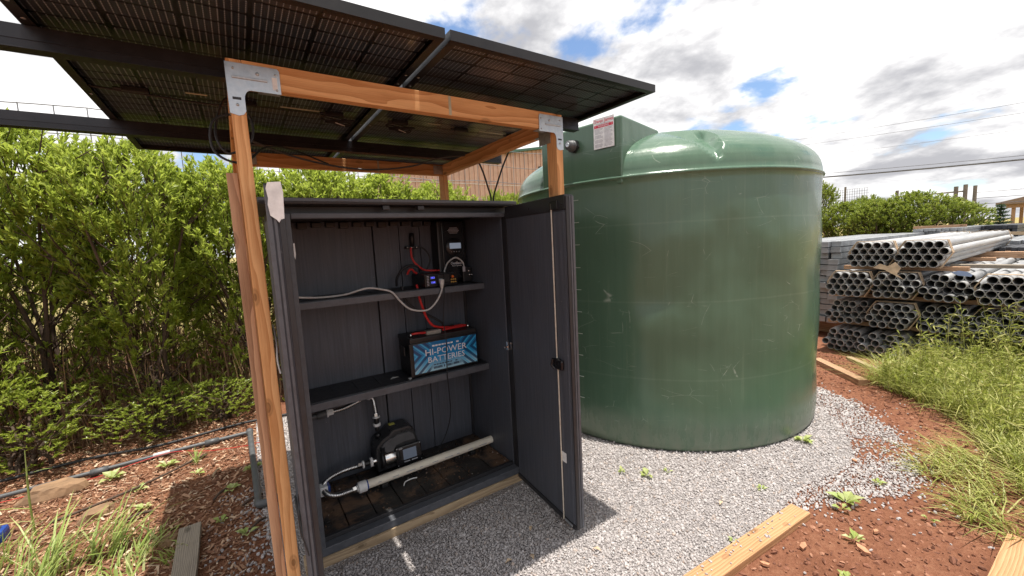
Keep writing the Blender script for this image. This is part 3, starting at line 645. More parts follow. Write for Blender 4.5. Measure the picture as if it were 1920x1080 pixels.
hd.box((rod_u - .018, .008, .93), (rod_u + .062, .03, .985), .012); hd.tube([(rod_u + .0, .03, .93), (rod_u - .014, .04, .95), (rod_u - .006, .035, .985)], .007, 8)
hd = hd.build('handle', M_blackgloss, dr, MR)
MB().lathe([(0, -.105), (.017, -.105), (.020, -.09), (.018, -.045), (.024, -.043), (0, -.0425)], (rod_u + .02, 0, .955), (0, 1, 0), 16).build('outer_knob', M_black, hd, MR)
MB().box((rod_u + .008, .0065, .405), (rod_u + .045, .0080, .46), .0005).build('sticker', M_white, dr, MR)
MB().box((.535, .0078, .055), (.60, .012, .068), .002).build('bottom_bolt', M_galv, dr, MR)
lt = MB(); lt.box((1.352, 2.150, .944), (1.376, 2.156, .956), .001).box((1.374, 2.146, .930), (1.380, 2.166, .985), .001).box((1.376, 2.148, .928), (1.412, 2.152, .934), .001).box((1.398, 2.148, .934), (1.404, 2.152, .978), .001).box((1.376, 2.150, .966), (1.412, 2.154, .972), .001)
lt.build('hinge_latch', M_chrome, cb)
for k, (ua, za) in enumerate(((.05, 1.79), (.29, 1.797), (.605, 1.79))): MB().lathe([(0, 0), (.006, 0), (.005, .002), (0, .003)], (ua, .0078, za), (0, 1, 0), 8).build('screw', M_black, dr, MR)

# ------------------------------------------------------------------ things inside
cc = thing('charge_controller', 'tall black charge controller with small grey display on cabinet back wall', 'controller', (1.27, 2.73, 1.36))
part('housing', (1.168, 2.665, 1.365), (1.385, 2.786, 1.79), M_black, cc, .012)
part('cover', (1.20, 2.655, 1.375), (1.368, 2.6645, 1.782), M_blackgloss, cc, .008)
MB().lathe([(0, 0), (.062, 0), (.058, .006), (0, .006)], (1.283, 2.6545, 1.605), (0, -1, 0), 28).build('dial_plate', M_black, cc)
d = MB().box((1.250, 2.642, 1.592), (1.336, 2.6484, 1.632), .002).build('display', M_lcd, cc)
for k in range(4): MB().lathe([(0, 0), (.004, 0), (.003, .003), (0, .003)], (1.262 + .02 * k, 2.6483, 1.570), (0, -1, 0), 8).build('button', M_greyp, cc)
for k in range(5): w = .045 - .008 * abs(k - 2); MB().box((1.288 - w, 2.6515, 1.700 + .009 * k), (1.288 + w, 2.6548, 1.7035 + .009 * k)).build('vent_slot', M_greyp, cc)
text('logo', 'OutBack', .026, M_text, cc, frame_M((1.296, 2.6542, 1.488), (1, 0, 0), (0, 0, 1)), shear=.2)
text('logo', 'Power Systems', .012, M_text, cc, frame_M((1.300, 2.6542, 1.470), (1, 0, 0), (0, 0, 1)))
iv = thing('inverter', 'black inverter with blue digits and outlets on upper shelf', 'inverter', (1.1, 2.62, 1.349))
part('case', (.992, 2.512, 1.3485), (1.222, 2.752, 1.432), M_black, iv, .006)
part('face_plate', (.990, 2.5045, 1.3488), (1.224, 2.5115, 1.434), M_blackgloss, iv, .003)
for k in range(7): MB().box((1.004, 2.5025, 1.360 + .010 * k), (1.018, 2.5043, 1.364 + .010 * k)).build('vent_slot', M_greyp, iv)
MB().box((1.026, 2.5025, 1.400), (1.062, 2.5043, 1.420), .001).build('meter', M_darkp, iv)
MB().box((1.026, 2.5025, 1.368), (1.066, 2.5043, 1.390), .001).build('meter', M_darkp, iv)
text('digits', '13.3', .016, M_lcdblue, iv, frame_M((1.044, 2.5020, 1.410), (1, 0, 0), (0, 0, 1)))
text('digits', '114', .018, M_lcdblue, iv, frame_M((1.046, 2.5020, 1.379), (1, 0, 0), (0, 0, 1)))
MB().box((1.082, 2.500, 1.375), (1.122, 2.5043, 1.424), .002).build('outlet', M_black, iv)
MB().box((1.128, 2.500, 1.375), (1.165, 2.5043, 1.424), .002).build('outlet', M_black, iv)
MB().lathe([(0, 0), (.010, 0), (.008, .012), (0, .014)], (1.186, 2.5043, 1.408), (0, -1, 0), 12).build('switch_knob', plain('orange_knob', (.75, .16, .02), .4), iv)
for k in range(6): MB().lathe([(0, 0), (.006, 0), (.006, .008), (0, .009)], (1.178 + .014 * (k % 3), 2.5043, 1.388 - .017 * (k // 3)), (0, -1, 0), 10).build('terminal', M_brass, iv)
cable('extension_lead', [(.222, 2.49, 1.378), (.36, 2.53, 1.357), (.50, 2.53, 1.359), (.62, 2.505, 1.385), (.70, 2.478, 1.372), (.76, 2.468, 1.348), (.805, 2.463, 1.287), (.869, 2.462, 1.228), (.974, 2.462, 1.21), (1.044, 2.465, 1.257), (1.084, 2.470, 1.318), (1.092, 2.476, 1.345)], .0062, M_cord, 'pale grey power cord dipping below the upper shelf to the inverter', 'cord', n=8)
pl = thing('plug', 'pale grey plug pushed into the inverter outlet', 'plug', (1.095, 2.48, 1.36))
MB().tube([(1.0925, 2.474, 1.335), (1.093, 2.476, 1.350), (1.096, 2.478, 1.372), (1.096, 2.478, 1.395)], [.006, .011, .016, .0165], 10).build('body', plain('plug_grey', (.56, .54, .50), .5), pl)
MB().box((1.084, 2.486, 1.384), (1.108, 2.4995, 1.400), .003).build('blades', M_galv, pl)
cable('red_battery_cable', [(.968, 2.60, 1.365), (.965, 2.56, 1.285), (.982, 2.56, 1.217), (1.01, 2.57, 1.14), (1.062, 2.58, 1.075), (1.171, 2.60, 1.045), (1.28, 2.62, 1.040), (1.31, 2.60, 1.038), (1.22, 2.585, 1.040), (1.12, 2.58, 1.038)], .0085, M_red, 'thick red cable running from upper shelf down onto the battery', 'cable', n=8)
cable('black_battery_cable', [(.86, 2.58, 1.37), (.875, 2.58, 1.28), (.94, 2.58, 1.209), (1.031, 2.585, 1.153), (1.124, 2.60, 1.09), (1.165, 2.64, 1.045), (1.25, 2.68, 1.04)], .0085, M_line, 'thick black cable crossing the red one above the battery', 'cable', n=8)
cable('thin_cord', [(1.122, 2.488, 1.40), (1.110, 2.474, 1.339), (1.087, 2.472, 1.128), (1.095, 2.472, .983), (1.087, 2.472, .765), (1.10, 2.49, .60), (1.128, 2.56, .43), (1.10, 2.60, .28), (1.03, 2.62, .17), (.955, 2.63, .15), (.91, 2.64, .20)], .0035, M_line, 'thin black cord hanging past the battery down to the pump', 'cord')
cable('red_breaker_wire', [(.984, 2.70, 1.615), (.982, 2.69, 1.55), (1.005, 2.68, 1.501), (1.059, 2.68, 1.457), (1.11, 2.675, 1.448), (1.168, 2.67, 1.446)], .0075, M_red, 'red wire from the clip on the wall to the controller', 'wire', group='wires behind the inverter')
cable('black_breaker_wire', [(1.041, 2.70, 1.615), (1.075, 2.69, 1.60), (1.102, 2.68, 1.56), (1.107, 2.68, 1.513), (1.079, 2.68, 1.459), (1.03, 2.68, 1.438)], .0065, M_line, 'black wire looping beside the red wire on the wall', 'wire', group='wires behind the inverter')
cable('black_loop_wire', [(.872, 2.72, 1.36), (.874, 2.70, 1.42), (.921, 2.68, 1.482), (.978, 2.68, 1.495), (1.02, 2.68, 1.478), (1.04, 2.70, 1.44)], .0085, M_line, 'thick black wire arching over the inverter from the shelf', 'wire', group='wires behind the inverter')
cable('short_red_wire', [(.945, 2.70, 1.434), (.958, 2.69, 1.462), (.976, 2.69, 1.466), (.99, 2.69, 1.45), (1.01, 2.69, 1.434)], .0075, M_red, 'short red wire bent over the top of the inverter', 'wire', group='wires behind the inverter')
br = thing('wall_breaker', 'small black breaker clipped to the back wall above the inverter', 'breaker', (1.02, 2.76, 1.6))
MB().lathe([(0, 0), (.017, 0), (.019, .06), (.015, .088), (0, .09)], (1.022, 2.768, 1.625), (0, 0, 1), 14).build('cap', M_black, br)
part('bar', (.970, 2.752, 1.606), (1.062, 2.7875, 1.624), M_black, br, .003)
part('tail', (1.014, 2.766, 1.545), (1.032, 2.7875, 1.605), M_black, br, .003)
for x in (.982, 1.012, 1.046): MB().lathe([(0, 0), (.006, 0), (.005, .004), (0, .004)], (x, 2.752, 1.615), (0, -1, 0), 8).build('terminal', M_chrome, br)
cable('grey_arc_wire', [(1.19, 2.64, 1.42), (1.198, 2.64, 1.45), (1.224, 2.635, 1.498), (1.28, 2.63, 1.528), (1.333, 2.635, 1.498), (1.350, 2.64, 1.455)], .0055, M_cord, 'grey wire arching across the lower front of controller', 'wire', n=8)
cn = thing('cable_connector', 'black connector with bright studs beside the controller foot', 'connector', (1.37, 2.62, 1.40))
part('body', (1.325, 2.615, 1.349), (1.398, 2.64, 1.455), M_black, cn, .008)
part('tag', (1.322, 2.608, 1.425), (1.342, 2.6145, 1.462), M_greyp, cn, .001)
for (x, z) in ((1.368, 1.428), (1.372, 1.400), (1.392, 1.398)): MB().lathe([(0, 0), (.008, 0), (.006, .012), (0, .013)], (x, 2.6148, z), (0, -1, 0), 10).build('stud', M_chrome, cn)

bt = thing('battery', 'black battery with bright blue label reading HI-POWER BATTERIES on lower shelf', 'battery', (1.1, 2.64, .766))
part('case', (.868, 2.528, .7675), (1.350, 2.760, .990), M_black, bt, .008)
part('lid', (.864, 2.524, .9905), (1.354, 2.764, 1.024), M_black, bt, .006)
part('corner_post', (.858, 2.522, .7680), (.8775, 2.5395, .9895), M_greyp if False else M_black, bt, .003)
part('end_handle', (.846, 2.60, .90), (.8575, 2.69, .96), M_black, bt, .004)
lm = frame_M((1.117, 2.5258, .882), (1, 0, 0), (0, 0, 1))
MB().box((-.232, -.099, -.0022), (.232, .099, .0012), .001).build('label', M_label, bt, lm)
def on_label(x, y): return frame_M((1.117 + x, 2.5241, .882 + y), (1, 0, 0), (0, 0, 1))
text('lettering', 'HI-POWER', .060, M_text, bt, on_label(-.002, .030), xs=1.08)
text('lettering', 'BATTERIES', .054, M_text, bt, on_label(-.002, -.022), xs=1.08)
for (x, y, w, h, mt) in ((-.002, .072, .10, .010, M_text), (-.01, -.058, .09, .008, M_darkp), (-.06, -.078, .042, .016, M_darkp), (.02, -.078, .020, .016, M_darkp), (.075, -.076, .030, .016, M_darkp)):
    n_ = 9
    for k in range(n_):
        if (k * 7) % 9 == 4: continue
        MB().box((-w / 1 + 2 * w * k / n_, -h / 2, 0), (-w / 1 + 2 * w * (k + .78) / n_, h / 2, .0004)).build('small_print', mt, bt, on_label(x, y))
part('fuse', (.995, 2.555, 1.0245), (1.10, 2.60, 1.050), plain('fuse_clear', (.33, .31, .27), .25), bt, .004)
for x in (.895, 1.32): MB().lathe([(0, 0), (.012, 0), (.010, .016), (.006, .024), (0, .024)], (x, 2.585, 1.0242), (0, 0, 1), 10).build('terminal', M_chrome, bt)
MB().tube(smoothpath([(.90, 2.58, 1.044), (.94, 2.575, 1.045), (.97, 2.575, 1.042), (.998, 2.577, 1.040)]), .008, 8).build('jumper', M_red, bt)
for i, (x, y, r_) in enumerate(((.768, 2.617, .3), (.848, 2.525, .9))):
    s = MB().prism([(-.03, -.01), (.03, -.012), (.005, .016)], (x, y, .7685), (math.cos(r_), math.sin(r_), 0), (-math.sin(r_), math.cos(r_), 0), .001).build('paper_scrap', M_white)
    tag(s, ('small white paper scrap on lower shelf, farther from the battery', 'small white paper scrap near the lower shelf edge beside the battery')[i], 'paper', 'paper scraps on the lower shelf')

# ------------------------------------------------------------------ pump and plumbing
pm = thing('water_pump', 'black water pump with small grey screen on the cabinet floor', 'pump', (.76, 2.66, .118))
prof = [(x_, z_ - .028) for x_, z_ in ((.612, .26), (.612, .335), (.622, .365), (.655, .395), (.700, .415), (.722, .438), (.745, .446), (.845, .446), (.868, .430), (.885, .390), (.905, .305), (.918, .225), (.915, .19), (.62, .185))]
b = MB().prism(prof, (0, 2.762, 0), (1, 0, 0), (0, 0, 1), .145).build('body', plain('pump_body', (.028, .029, .031), .32), pm)
bm = bmesh.new(); bm.from_mesh(b.data); bmesh.ops.bevel(bm, geom=[e for e in bm.edges if len(e.link_faces) == 2 and e.calc_face_angle(0) > .9], offset=.014, segments=3, affect='EDGES', profile=.6); bm.to_mesh(b.data); bm.free()
shroud = [(.640, .318), (.66, .365), (.705, .392), (.735, .392), (.75, .402), (.835, .402), (.862, .385), (.878, .340), (.80, .345), (.745, .335), (.72, .30), (.715, .25), (.685, .25), (.675, .315)]
MB().prism(shroud, (0, 2.616, -.022), (1, 0, 0), (0, 0, 1), .010).build('front_shroud', plain('pump_grey', (.085, .087, .092), .35), pm)
MB().tube([(.655, 2.606, .285), (.655, 2.606, .325)], [.012, .014], 10).build('grip', M_blackgloss, pm)
MB().box((.735, 2.70, .4185), (.775, 2.735, .4205)).build('warning_label', M_yellow, pm)
Mp = frame_M((.820, 2.585, .236), (1, 0, 0), (0, .12, 1))
sc_ = MB().box((-.088, -.062, -.025), (.088, .062, .004), .006).build('control_panel', M_blackgloss, pm, Mp)
MB().box((-.042, -.028, .0042), (.050, .040, .0062), .001).build('screen', M_screen, sc_, Mp)
MB().box((-.040, -.044, .0042), (.0, -.038, .0058)).build('key_row', M_greyp, sc_, Mp); MB().box((.012, -.044, .0042), (.052, -.038, .0058)).build('key_row', M_greyp, sc_, Mp)
text('lettering', 'DAB', .012, M_text, sc_, Mp @ Matrix.Translation((-.055, .051, .0046)))
for (x, y) in ((-.08, .055), (.08, .055), (-.08, -.055), (.08, -.055)): MB().lathe([(0, 0), (.004, 0), (.003, .002), (0, .002)], (x, y, .0041), (0, 0, 1), 8).build('screw', M_galv, sc_, Mp)
MB().lathe([(0, -.075), (.050, -.075), (.052, -.07), (.052, -.005), (.050, 0), (0, 0)], (.735, 2.630, .238), (1, 0, 0), 28).build('steel_barrel', M_chrome, pm)
MB().lathe([(0, -.022), (.058, -.022), (.060, -.016), (.060, 0), (0, 0)], (.660, 2.630, .238), (1, 0, 0), 24).build('end_cap', M_black, pm)
MB().lathe([(0, 0), (.058, 0), (.060, .02), (0, .022)], (.736, 2.630, .238), (1, 0, 0), 24).build('flange', M_black, pm)
for x in (.66, .86): MB().box((x - .03, 2.63, .1176), (x + .03, 2.75, .1385), .004).build('foot', M_black, pm)
MB().lathe([(0, 0), (.020, 0), (.020, .03), (0, .03)], (.655, 2.70, .36), (0, 0, 1), 12).build('outlet_port', M_black, pm)
def hose(label, pts, name='flex_hose', r=.0145):
    P = smoothpath(pts, 26); rr = [r * (1.0 + .14 * math.sin(i * 1.55)) for i in range(len(P))]
    return MB().tube(P, rr, 12).build('sleeve', M_chrome)
def fitting(p, d, parts, par):
    p = Vector(p); d = Vector(d).normalized()
    for (h0, h1, r, mat, n, nm) in parts: MB().lathe([(0, h0), (r * .96, h0), (r, h0 + .002), (r, h1 - .002), (r * .96, h1), (0, h1)], p, d, n, n > 8).build(nm, mat, par)
def hose_thing(label, pts, r=.0145):
    t_ = thing('flexible_hose', label, 'hose', pts[0], 'braided steel hoses on the pump')
    P = smoothpath(pts, 26); rr = [r * (1.0 + .14 * math.sin(i * 1.55)) for i in range(len(P))]
    MB().tube(P, rr, 12).build('sleeve', M_chrome, t_); return t_
h1 = hose_thing('corrugated steel hose arching from pump top to the wall pipe', [(.385, 2.69, .618), (.45, 2.69, .620), (.53, 2.69, .638), (.60, 2.69, .658), (.638, 2.695, .640), (.650, 2.70, .585), (.655, 2.70, .52)])
fitting((.655, 2.70, .52), (0, 0, -1), ((-.012, .012, .018, M_chrome, 6, 'nut'), (.014, .020, .025, M_white, 16, 'washer'), (.021, .060, .017, M_black, 12, 'coupling'), (.061, .078, .024, M_white, 16, 'collar'), (.079, .110, .015, M_black, 12, 'stem')), h1)
fitting((.385, 2.69, .618), (-1, 0, -.04), ((-.01, .018, .020, M_white, 6, 'nut'), (.020, .028, .026, M_white, 16, 'collar'), (.029, .085, .0225, M_greypvc, 14, 'socket'), (.086, .19, .0175, M_greypvc, 14, 'pipe')), h1)
MB().lathe([(.016, -.012), (.019, -.010), (.019, .010), (.016, .012)], (.618, 2.692, .653), (.8, 0, -.45), 12).build('wrap', M_greyp, h1)
h2 = hose_thing('corrugated steel hose bent in a U beside the white pipe', [(.515, 2.645, .236), (.46, 2.665, .228), (.405, 2.68, .218), (.342, 2.68, .205), (.300, 2.66, .190), (.287, 2.615, .175), (.303, 2.56, .166), (.345, 2.525, .162), (.40, 2.512, .166), (.445, 2.507, .17)])
fitting((.515, 2.645, .236), (1, -.06, .01), ((-.015, .012, .019, M_chrome, 6, 'nut'), (.013, .024, .025, M_white, 16, 'collar'), (.025, .06, .017, M_black, 12, 'coupling'), (.062, .078, .030, M_white, 18, 'washer'), (.079, .128, .018, M_chrome, 14, 'stem')), h2)
fitting((.445, 2.507, .17), (1, 0, .01), ((-.014, .010, .019, M_chrome, 6, 'nut'), (.011, .018, .022, M_white, 14, 'washer')), h2)
MB().box((.266, 2.60, .140), (.3105, 2.66, .196), .004).build('tag', M_white, h2); MB().box((.311, 2.61, .150), (.325, 2.66, .19), .003).build('tag', M_bluec, h2)
pv = thing('suction_pipe', 'cream PVC pipe lying along the cabinet floor in front of pump', 'pipe', (.46, 2.508, .15))
MB().tube([(.507, 2.508, .171), (1.418, 2.510, .176)], .0265, 20).build('tube', M_pvc, pv)
MB().lathe([(0, 0), (.033, 0), (.035, .003), (.035, .048), (.033, .05), (0, .05)], (.464, 2.507, .1705), (1, 0, 0), 8).build('coupling', M_white, pv)
MB().lathe([(.0268, 0), (.0278, .001), (.0278, .008), (.0268, .009)], (.514, 2.508, .171), (1, 0, 0), 20).build('primer_band', M_bluec, pv)
for k in range(9): MB().box((.58 + k * .09, 2.4805, .1735), (.60 + k * .09 + .02 * (k % 3), 2.4816, .1775)).build('print', M_greyp, pv)
for x in (.62, 1.25): part('pipe_rest', (x - .02, 2.485, .121), (x + .02, 2.535, .1465), M_black, pv, .004)
cable('twist_tie', [(.72, 2.43, .124), (.74, 2.455, .13), (.79, 2.47, .125), (.82, 2.465, .123)], .004, M_white, 'short white plastic strip lying on the cabinet floor', 'strip')

# ================================================================== TANK
tk = thing('water_tank', 'big dark green plastic water tank with domed top, standing on gravel', 'tank', (TC[0], TC[1], 0))
prof = [(1.30, 0.004), (1.338, .008), (1.352, .028), (1.360, .08)]
prof += [(1.362 + .004 * math.sin(z * 9), z) for z in np.linspace(.16, 1.98, 34)]
prof += [(1.362, 2.016), (1.366, 2.024), (1.374, 2.030), (1.374, 2.042), (1.366, 2.047), (1.360, 2.056), (1.358, 2.085), (1.352, 2.115), (1.343, 2.145), (1.328, 2.175), (1.308, 2.205), (1.280, 2.234), (1.244, 2.262), (1.20, 2.290), (1.15, 2.316), (1.09, 2.342), (1.02, 2.370), (.94, 2.398), (.84, 2.428), (.72, 2.456), (.58, 2.482), (.42, 2.504), (.24, 2.520), (.10, 2.526), (.002, 2.527)]
def refine(pr, k):
    out = []
    for (a, b) in zip(pr[:-1], pr[1:]):
        n_ = k if a[1] > 2.09 and a[0] > .7 else 1
        for q in range(n_): out.append((a[0] + (b[0] - a[0]) * q / n_, a[1] + (b[1] - a[1]) * q / n_))
    return out + [pr[-1]]
prof = refine(prof, 3)
NA = 420; th0 = math.atan2(1.587 - TC[1], 2.80 - TC[0])
V = []
dents = [(math.atan2(1.33 - TC[1], 3.75 - TC[0]) + .16, 1.80, .05, .13, .030), (3.75, 1.15, .12, .10, .012), (3.95, .75, .2, .16, .010), (4.15, 1.55, .15, .2, .010), (4.45, 1.0, .16, .24, .012), (3.5, 1.5, .12, .2, .010)]
for i, (r, z) in enumerate(prof):
    for k in range(NA):
        a = 2 * PI * k / NA; rr = r
        if z < 2.01 and z > .1:
            w = noise.noise(Vector((math.cos(a) * 1.6, math.sin(a) * 1.6, z * 1.2))) * .008 + noise.noise(Vector((math.cos(a) * 5, math.sin(a) * 5, z * 3.2 + 4))) * .0028
            w *= min(1, (2.01 - z) / .12)
            for (da, dz, wa, wz, dd) in dents:
                q = ((a - da + PI) % (2 * PI) - PI) / wa; p_ = (z - dz) / wz
                w -= dd * math.exp(-(q * q + p_ * p_))
            rr += w
        dzz = 0
        if z > 2.10 and r > .35:
            q = ((a - th0 + PI) % (2 * PI) - PI) * r           # sideways metres from the groove
            tt = max(0, (z - 2.095) / .24); q2 = q + .075 * tt
            half = .004 + .125 * min(1, tt) ** .9
            s_ = (half - abs(q2)) / .013; fade = min(1, max(0, (r - .86) / .18)) * min(1, tt * 5)
            kf = max(0, min(1, s_)); kf = kf * kf * (3 - 2 * kf) * fade
            dep = .065 * kf * min(1, .35 + tt * .8); rr -= dep * .7; dzz = -dep * .75
            if -1.1 < s_ < .2 and q2 > 0: rr += .007 * math.sin((s_ + 1.1) / 1.3 * PI) * fade
        px_, py_ = TC[0] + rr * math.cos(a), TC[1] + rr * math.sin(a)
        if z > 2.05:                                                # the shoulder is cut flat below the inlet box
            al_ = (px_ - 2.328) * -.2032 + (py_ - 2.012) * .9791; sd_ = (px_ - 2.328) * -.9791 + (py_ - 2.012) * -.2032
            if -.01 < al_ < .75 and sd_ > -.012: px_ += .9791 * (sd_ + .012); py_ += .2032 * (sd_ + .012)
        V.append((px_, py_, z + dzz))
F = [(i * NA + k, i * NA + (k + 1) % NA, (i + 1) * NA + (k + 1) % NA, (i + 1) * NA + k) for i in range(len(prof) - 1) for k in range(NA)]
shell = np_mesh('shell', V, F, True); MT = Matrix.Translation((TC[0], TC[1], 0)); shell.transform(MT.inverted()); obj('shell', shell, M_tank, tk, MT)
# the flat-faced inlet box on the shoulder
A = Vector((2.328, 2.012, 0)); B = Vector((2.178, 2.735, 0)); inn = Vector((.98, .2, 0)).normalized()
bm = bmesh.new()
def bxv(p, z): return bm.verts.new((p.x, p.y, z))
C2 = A + inn * .60; D2 = B + inn * .60
lo_ = [bxv(p, 1.99) for p in (A, B, D2, C2)]; hi_ = [bxv(p, z) for p, z in ((A + inn * .004, 2.470), (B + inn * .004, 2.462), (D2, 2.445), (C2, 2.452))]
bm.faces.new(lo_); bm.faces.new(list(reversed(hi_)))
for i in range(4): j = (i + 1) % 4; bm.faces.new((lo_[j], lo_[i], hi_[i], hi_[j]))
bmesh.ops.recalc_face_normals(bm, faces=bm.faces)
bmesh.ops.bevel(bm, geom=bm.edges[:], offset=.016, segments=3, affect='EDGES', profile=.5)
bmesh.ops.subdivide_edges(bm, edges=bm.edges[:], cuts=2, use_grid_fill=True)
me = bpy.data.meshes.new('inlet_box'); bm.to_mesh(me); bm.free(); me.transform(MT.inverted())
for p in me.polygons: p.use_smooth = False
obj('inlet_box', me, M_tank, tk, MT)
ab = (A - B).normalized()                                           # reads left to right on the face
fn = Vector((-inn.x, -inn.y, 0)); fn = Vector((ab.y, -ab.x, 0)); fn = fn if fn.x < 0 else -fn
def on_face(px, z, off=.003):  # px metres from A towards B
    p = A - ab * px + fn * off; return frame_M((p.x, p.y, z), (ab.x, ab.y, 0), (0, 0, 1))
st = MB().box((-.085, -.108, 0), (.085, .108, .0015), .0007).build('warning_sticker', M_white, tk, on_face(.135, 2.372, .0085))
MB().box((-.078, .040, .0016), (.078, .060, .0024)).build('red_band', M_redp, st, on_face(.135, 2.372, .0085))
def fs(x, y, z=.0026): return on_face(.135, 2.372, .0085) @ Matrix.Translation((x, y, z))
text('lettering', 'Owen James', .036, M_redp, st, fs(0, .086), .0003, xs=.92)
text('lettering', 'WARNING', .019, M_text, st, fs(0, .050), .0003)
for sx in (-.066, .066): text('lettering', '!', .018, M_text, st, fs(sx, .050), .0003)
MB().box((-.06, .064, .0016), (.06, .067, .0022)).build('small_print', M_greyp, st, fs(0, 0, 0))
for col in (-.040, .040):
    for k in range(17):
        if k in (5, 9, 13) and col < 0: continue
        w = .034 * (.65 + .35 * abs(math.sin(k * 2.3 + col * 40)))
        MB().box((col - .034, .030 - k * .0078, .0016), (col - .034 + 2 * w, .0332 - k * .0078, .0022)).build('small_print', M_greyp, st, fs(0, 0, 0))
ft = on_face(.400, 2.325, .006)
b = MB().lathe([(0, 0), (.052, 0), (.052, .022), (0, .022)], (0, 0, 0), (0, 0, 1), 6, False).build('bulkhead_nut', M_black, tk, ft)
MB().lathe([(0, .0222), (.042, .0222), (.042, .032), (.036, .033), (.036, .042), (.040, .043), (.040, .052), (.034, .053), (.034, .078), (.030, .084), (0, .085)], (0, 0, 0), (0, 0, 1), 24).build('threaded_cap', M_greypvc, b, ft)
MB().lathe([(0, .0852), (.018, .0852), (.016, .090), (.010, .088), (0, .088)], (0, 0, 0), (0, 0, 1), 16).build('cap_boss', M_galv, b, ft)
for i, z in enumerate((1.911, 1.742, 1.570, 1.392, 1.218, 1.042, .866, .690, .514, .338)):
    a = math.radians(190.7); r = 1.372
    p = Vector((TC[0] + r * math.cos(a), TC[1] + r * math.sin(a), z)); tx = Vector((-math.sin(a), math.cos(a), 0)); tx = tx if tx.y < 0 else -tx
    MB().box((.022, -.0022, -.004), (.066, .0022, .0008)).build('level_mark', M_tankmark, tk, frame_M(p, tx, (0, 0, 1)))
    text('level_number', str(2200 - 200 * i), .046, M_tankmark, tk, frame_M(p + tx * .012, tx, (0, 0, 1)), .0006, 'RIGHT')
# ================================================================== PIPE YARD
def pipe_mesh(L, r=.0405, t=.0055, n=18):
    m = MB(); R = []
    for (rr, x) in ((r, 0), (r, L), (r - t, L), (r - t, L - .3)): R.append((rr, x))
    m.lathe([(r - t, .9), (r - t, 0.0)], (0, 0, 0), (1, 0, 0), n); m.lathe([(r - t, 0), (r, 0)], (0, 0, 0), (1, 0, 0), n, False); m.lathe([(r, 0), (r, L)], (0, 0, 0), (1, 0, 0), n)
    m.lathe([(r, L), (0, L)], (0, 0, 0), (1, 0, 0), n, False); m.lathe([(0, .9), (r - t, .9)], (0, 0, 0), (1, 0, 0), n, False)
    return m
PIPE = pipe_mesh(4.6).mesh('pipe'); PIPE.materials.append(M_pipe)
PD_ = .0815
def bundle(y0, z0, x0, label, strap=True, rows=(4, 5, 5, 4), loose=0.0, yaw=0.0):
    b = thing('pipe_bundle', label, 'pipes', (x0, y0, z0), 'bundles of steel pipe stacked in the yard', yaw)
    MbW = WM[b.name]
    offs = (.5, 0, -.5, 0) if rows == (4, 5, 5, 4) else (0, .5, 0, .5)
    for i, n in enumerate(rows):
        for k in range(n):
            y = (offs[i] + k + .5) * PD_ + .5 * PD_; z = PD_ / 2 + (len(rows) - 1 - i) * PD_ * .868
            jx = random.uniform(-.006, .006) + random.uniform(-1, 1) * loose
            obj('pipe', PIPE, None, b, MbW @ Matrix.Translation((jx, -y, z)) @ Matrix.Rotation(random.random() * 6, 4, 'X'))
    if strap:
        for xs in ((.09, .13), (.15, .17), (4.3, 4.34)):
            ps = [(.5, 3), (-.03, 2.0), (-.55, 1.0), (-.05, -.02), (3.95, -.02), (4.55, .9), (5.05, 2.0), (4.55, 3.0)]
            hull = [(1.0 - .07, 3.68), (.44, 2.95), (-.08, 1.95), (.40, -.06), (4.5, -.06), (5.02, .95), (5.56, 1.95), (5.0, 3.68)]
            pts = [(-(a) * PD_, c * PD_) for a, c in hull]; n = len(pts); m = MB()
            cy_ = sum(p[0] for p in pts) / n; cz_ = sum(p[1] for p in pts) / n
            out = [(p[0] + .006 * (1 if p[0] > cy_ else -1), p[1] + .005 * (1 if p[1] > cz_ else -1)) for p in pts]
            for i in range(n):
                j = (i + 1) % n; q = [pts[i], pts[j], out[j], out[i]]
                V = [(xs[0], a, c) for a, c in q] + [(xs[1], a, c) for a, c in q]
                m.add(V, [(0, 1, 2, 3), (7, 6, 5, 4), (0, 4, 5, 1), (1, 5, 6, 2), (2, 6, 7, 3), (3, 7, 4, 0)])
            m.build('strap', M_tan, b, MbW)
    return b
ZL = (.02, .385, .745, 1.105)
LAY = ('bottom', 'second', 'third', 'top')
for (y, li, x, ls, st, lab) in (
    (2.12, 0, 6.3, .05, False, 'pipe bundle at the bottom of the stack, closest to the green tank'),
    (1.72, 0, 6.25, .08, False, 'pipe bundle at the bottom of the stack, second from the tank'),
    (1.30, 0, 6.32, .05, False, 'pipe bundle at the bottom of the stack, half buried in weeds'),
    (2.10, 1, 6.32, .08, False, 'pipe bundle in the second layer up, closest to the green tank'),
    (1.68, 1, 6.25, .05, True, 'pipe bundle in the second layer up, second from the tank'),
    (1.26, 1, 6.35, .08, False, 'pipe bundle in the second layer up, third from the tank'),
    (.84, 1, 6.3, .05, True, 'pipe bundle in the second layer up, fourth from the tank behind weeds'),
    (.42, 1, 6.3, .05, True, 'pipe bundle in the second layer up, at the edge of the photo'),
    (2.08, 2, 6.2, .01, True, 'strapped pipe bundle in the third layer up, closest to the tank'),
    (1.66, 2, 6.25, .06, True, 'pipe bundle in the third layer up wrapped in torn tan paper'),
    (1.23, 2, 6.3, .12, False, 'loose pipe bundle in the third layer up beside blue plastic'),
    (.81, 2, 6.2, .01, True, 'strapped pipe bundle in the third layer up, biggest and closest'),
    (1.90, 3, 6.3, .01, True, 'strapped pipe bundle on top of the stack, on the tank side'),
    (1.46, 3, 6.3, .01, True, 'strapped pipe bundle on top of the stack, away from the tank')):
    bundle(y, ZL[li], x, lab, st, loose=ls)
nb_ = 0
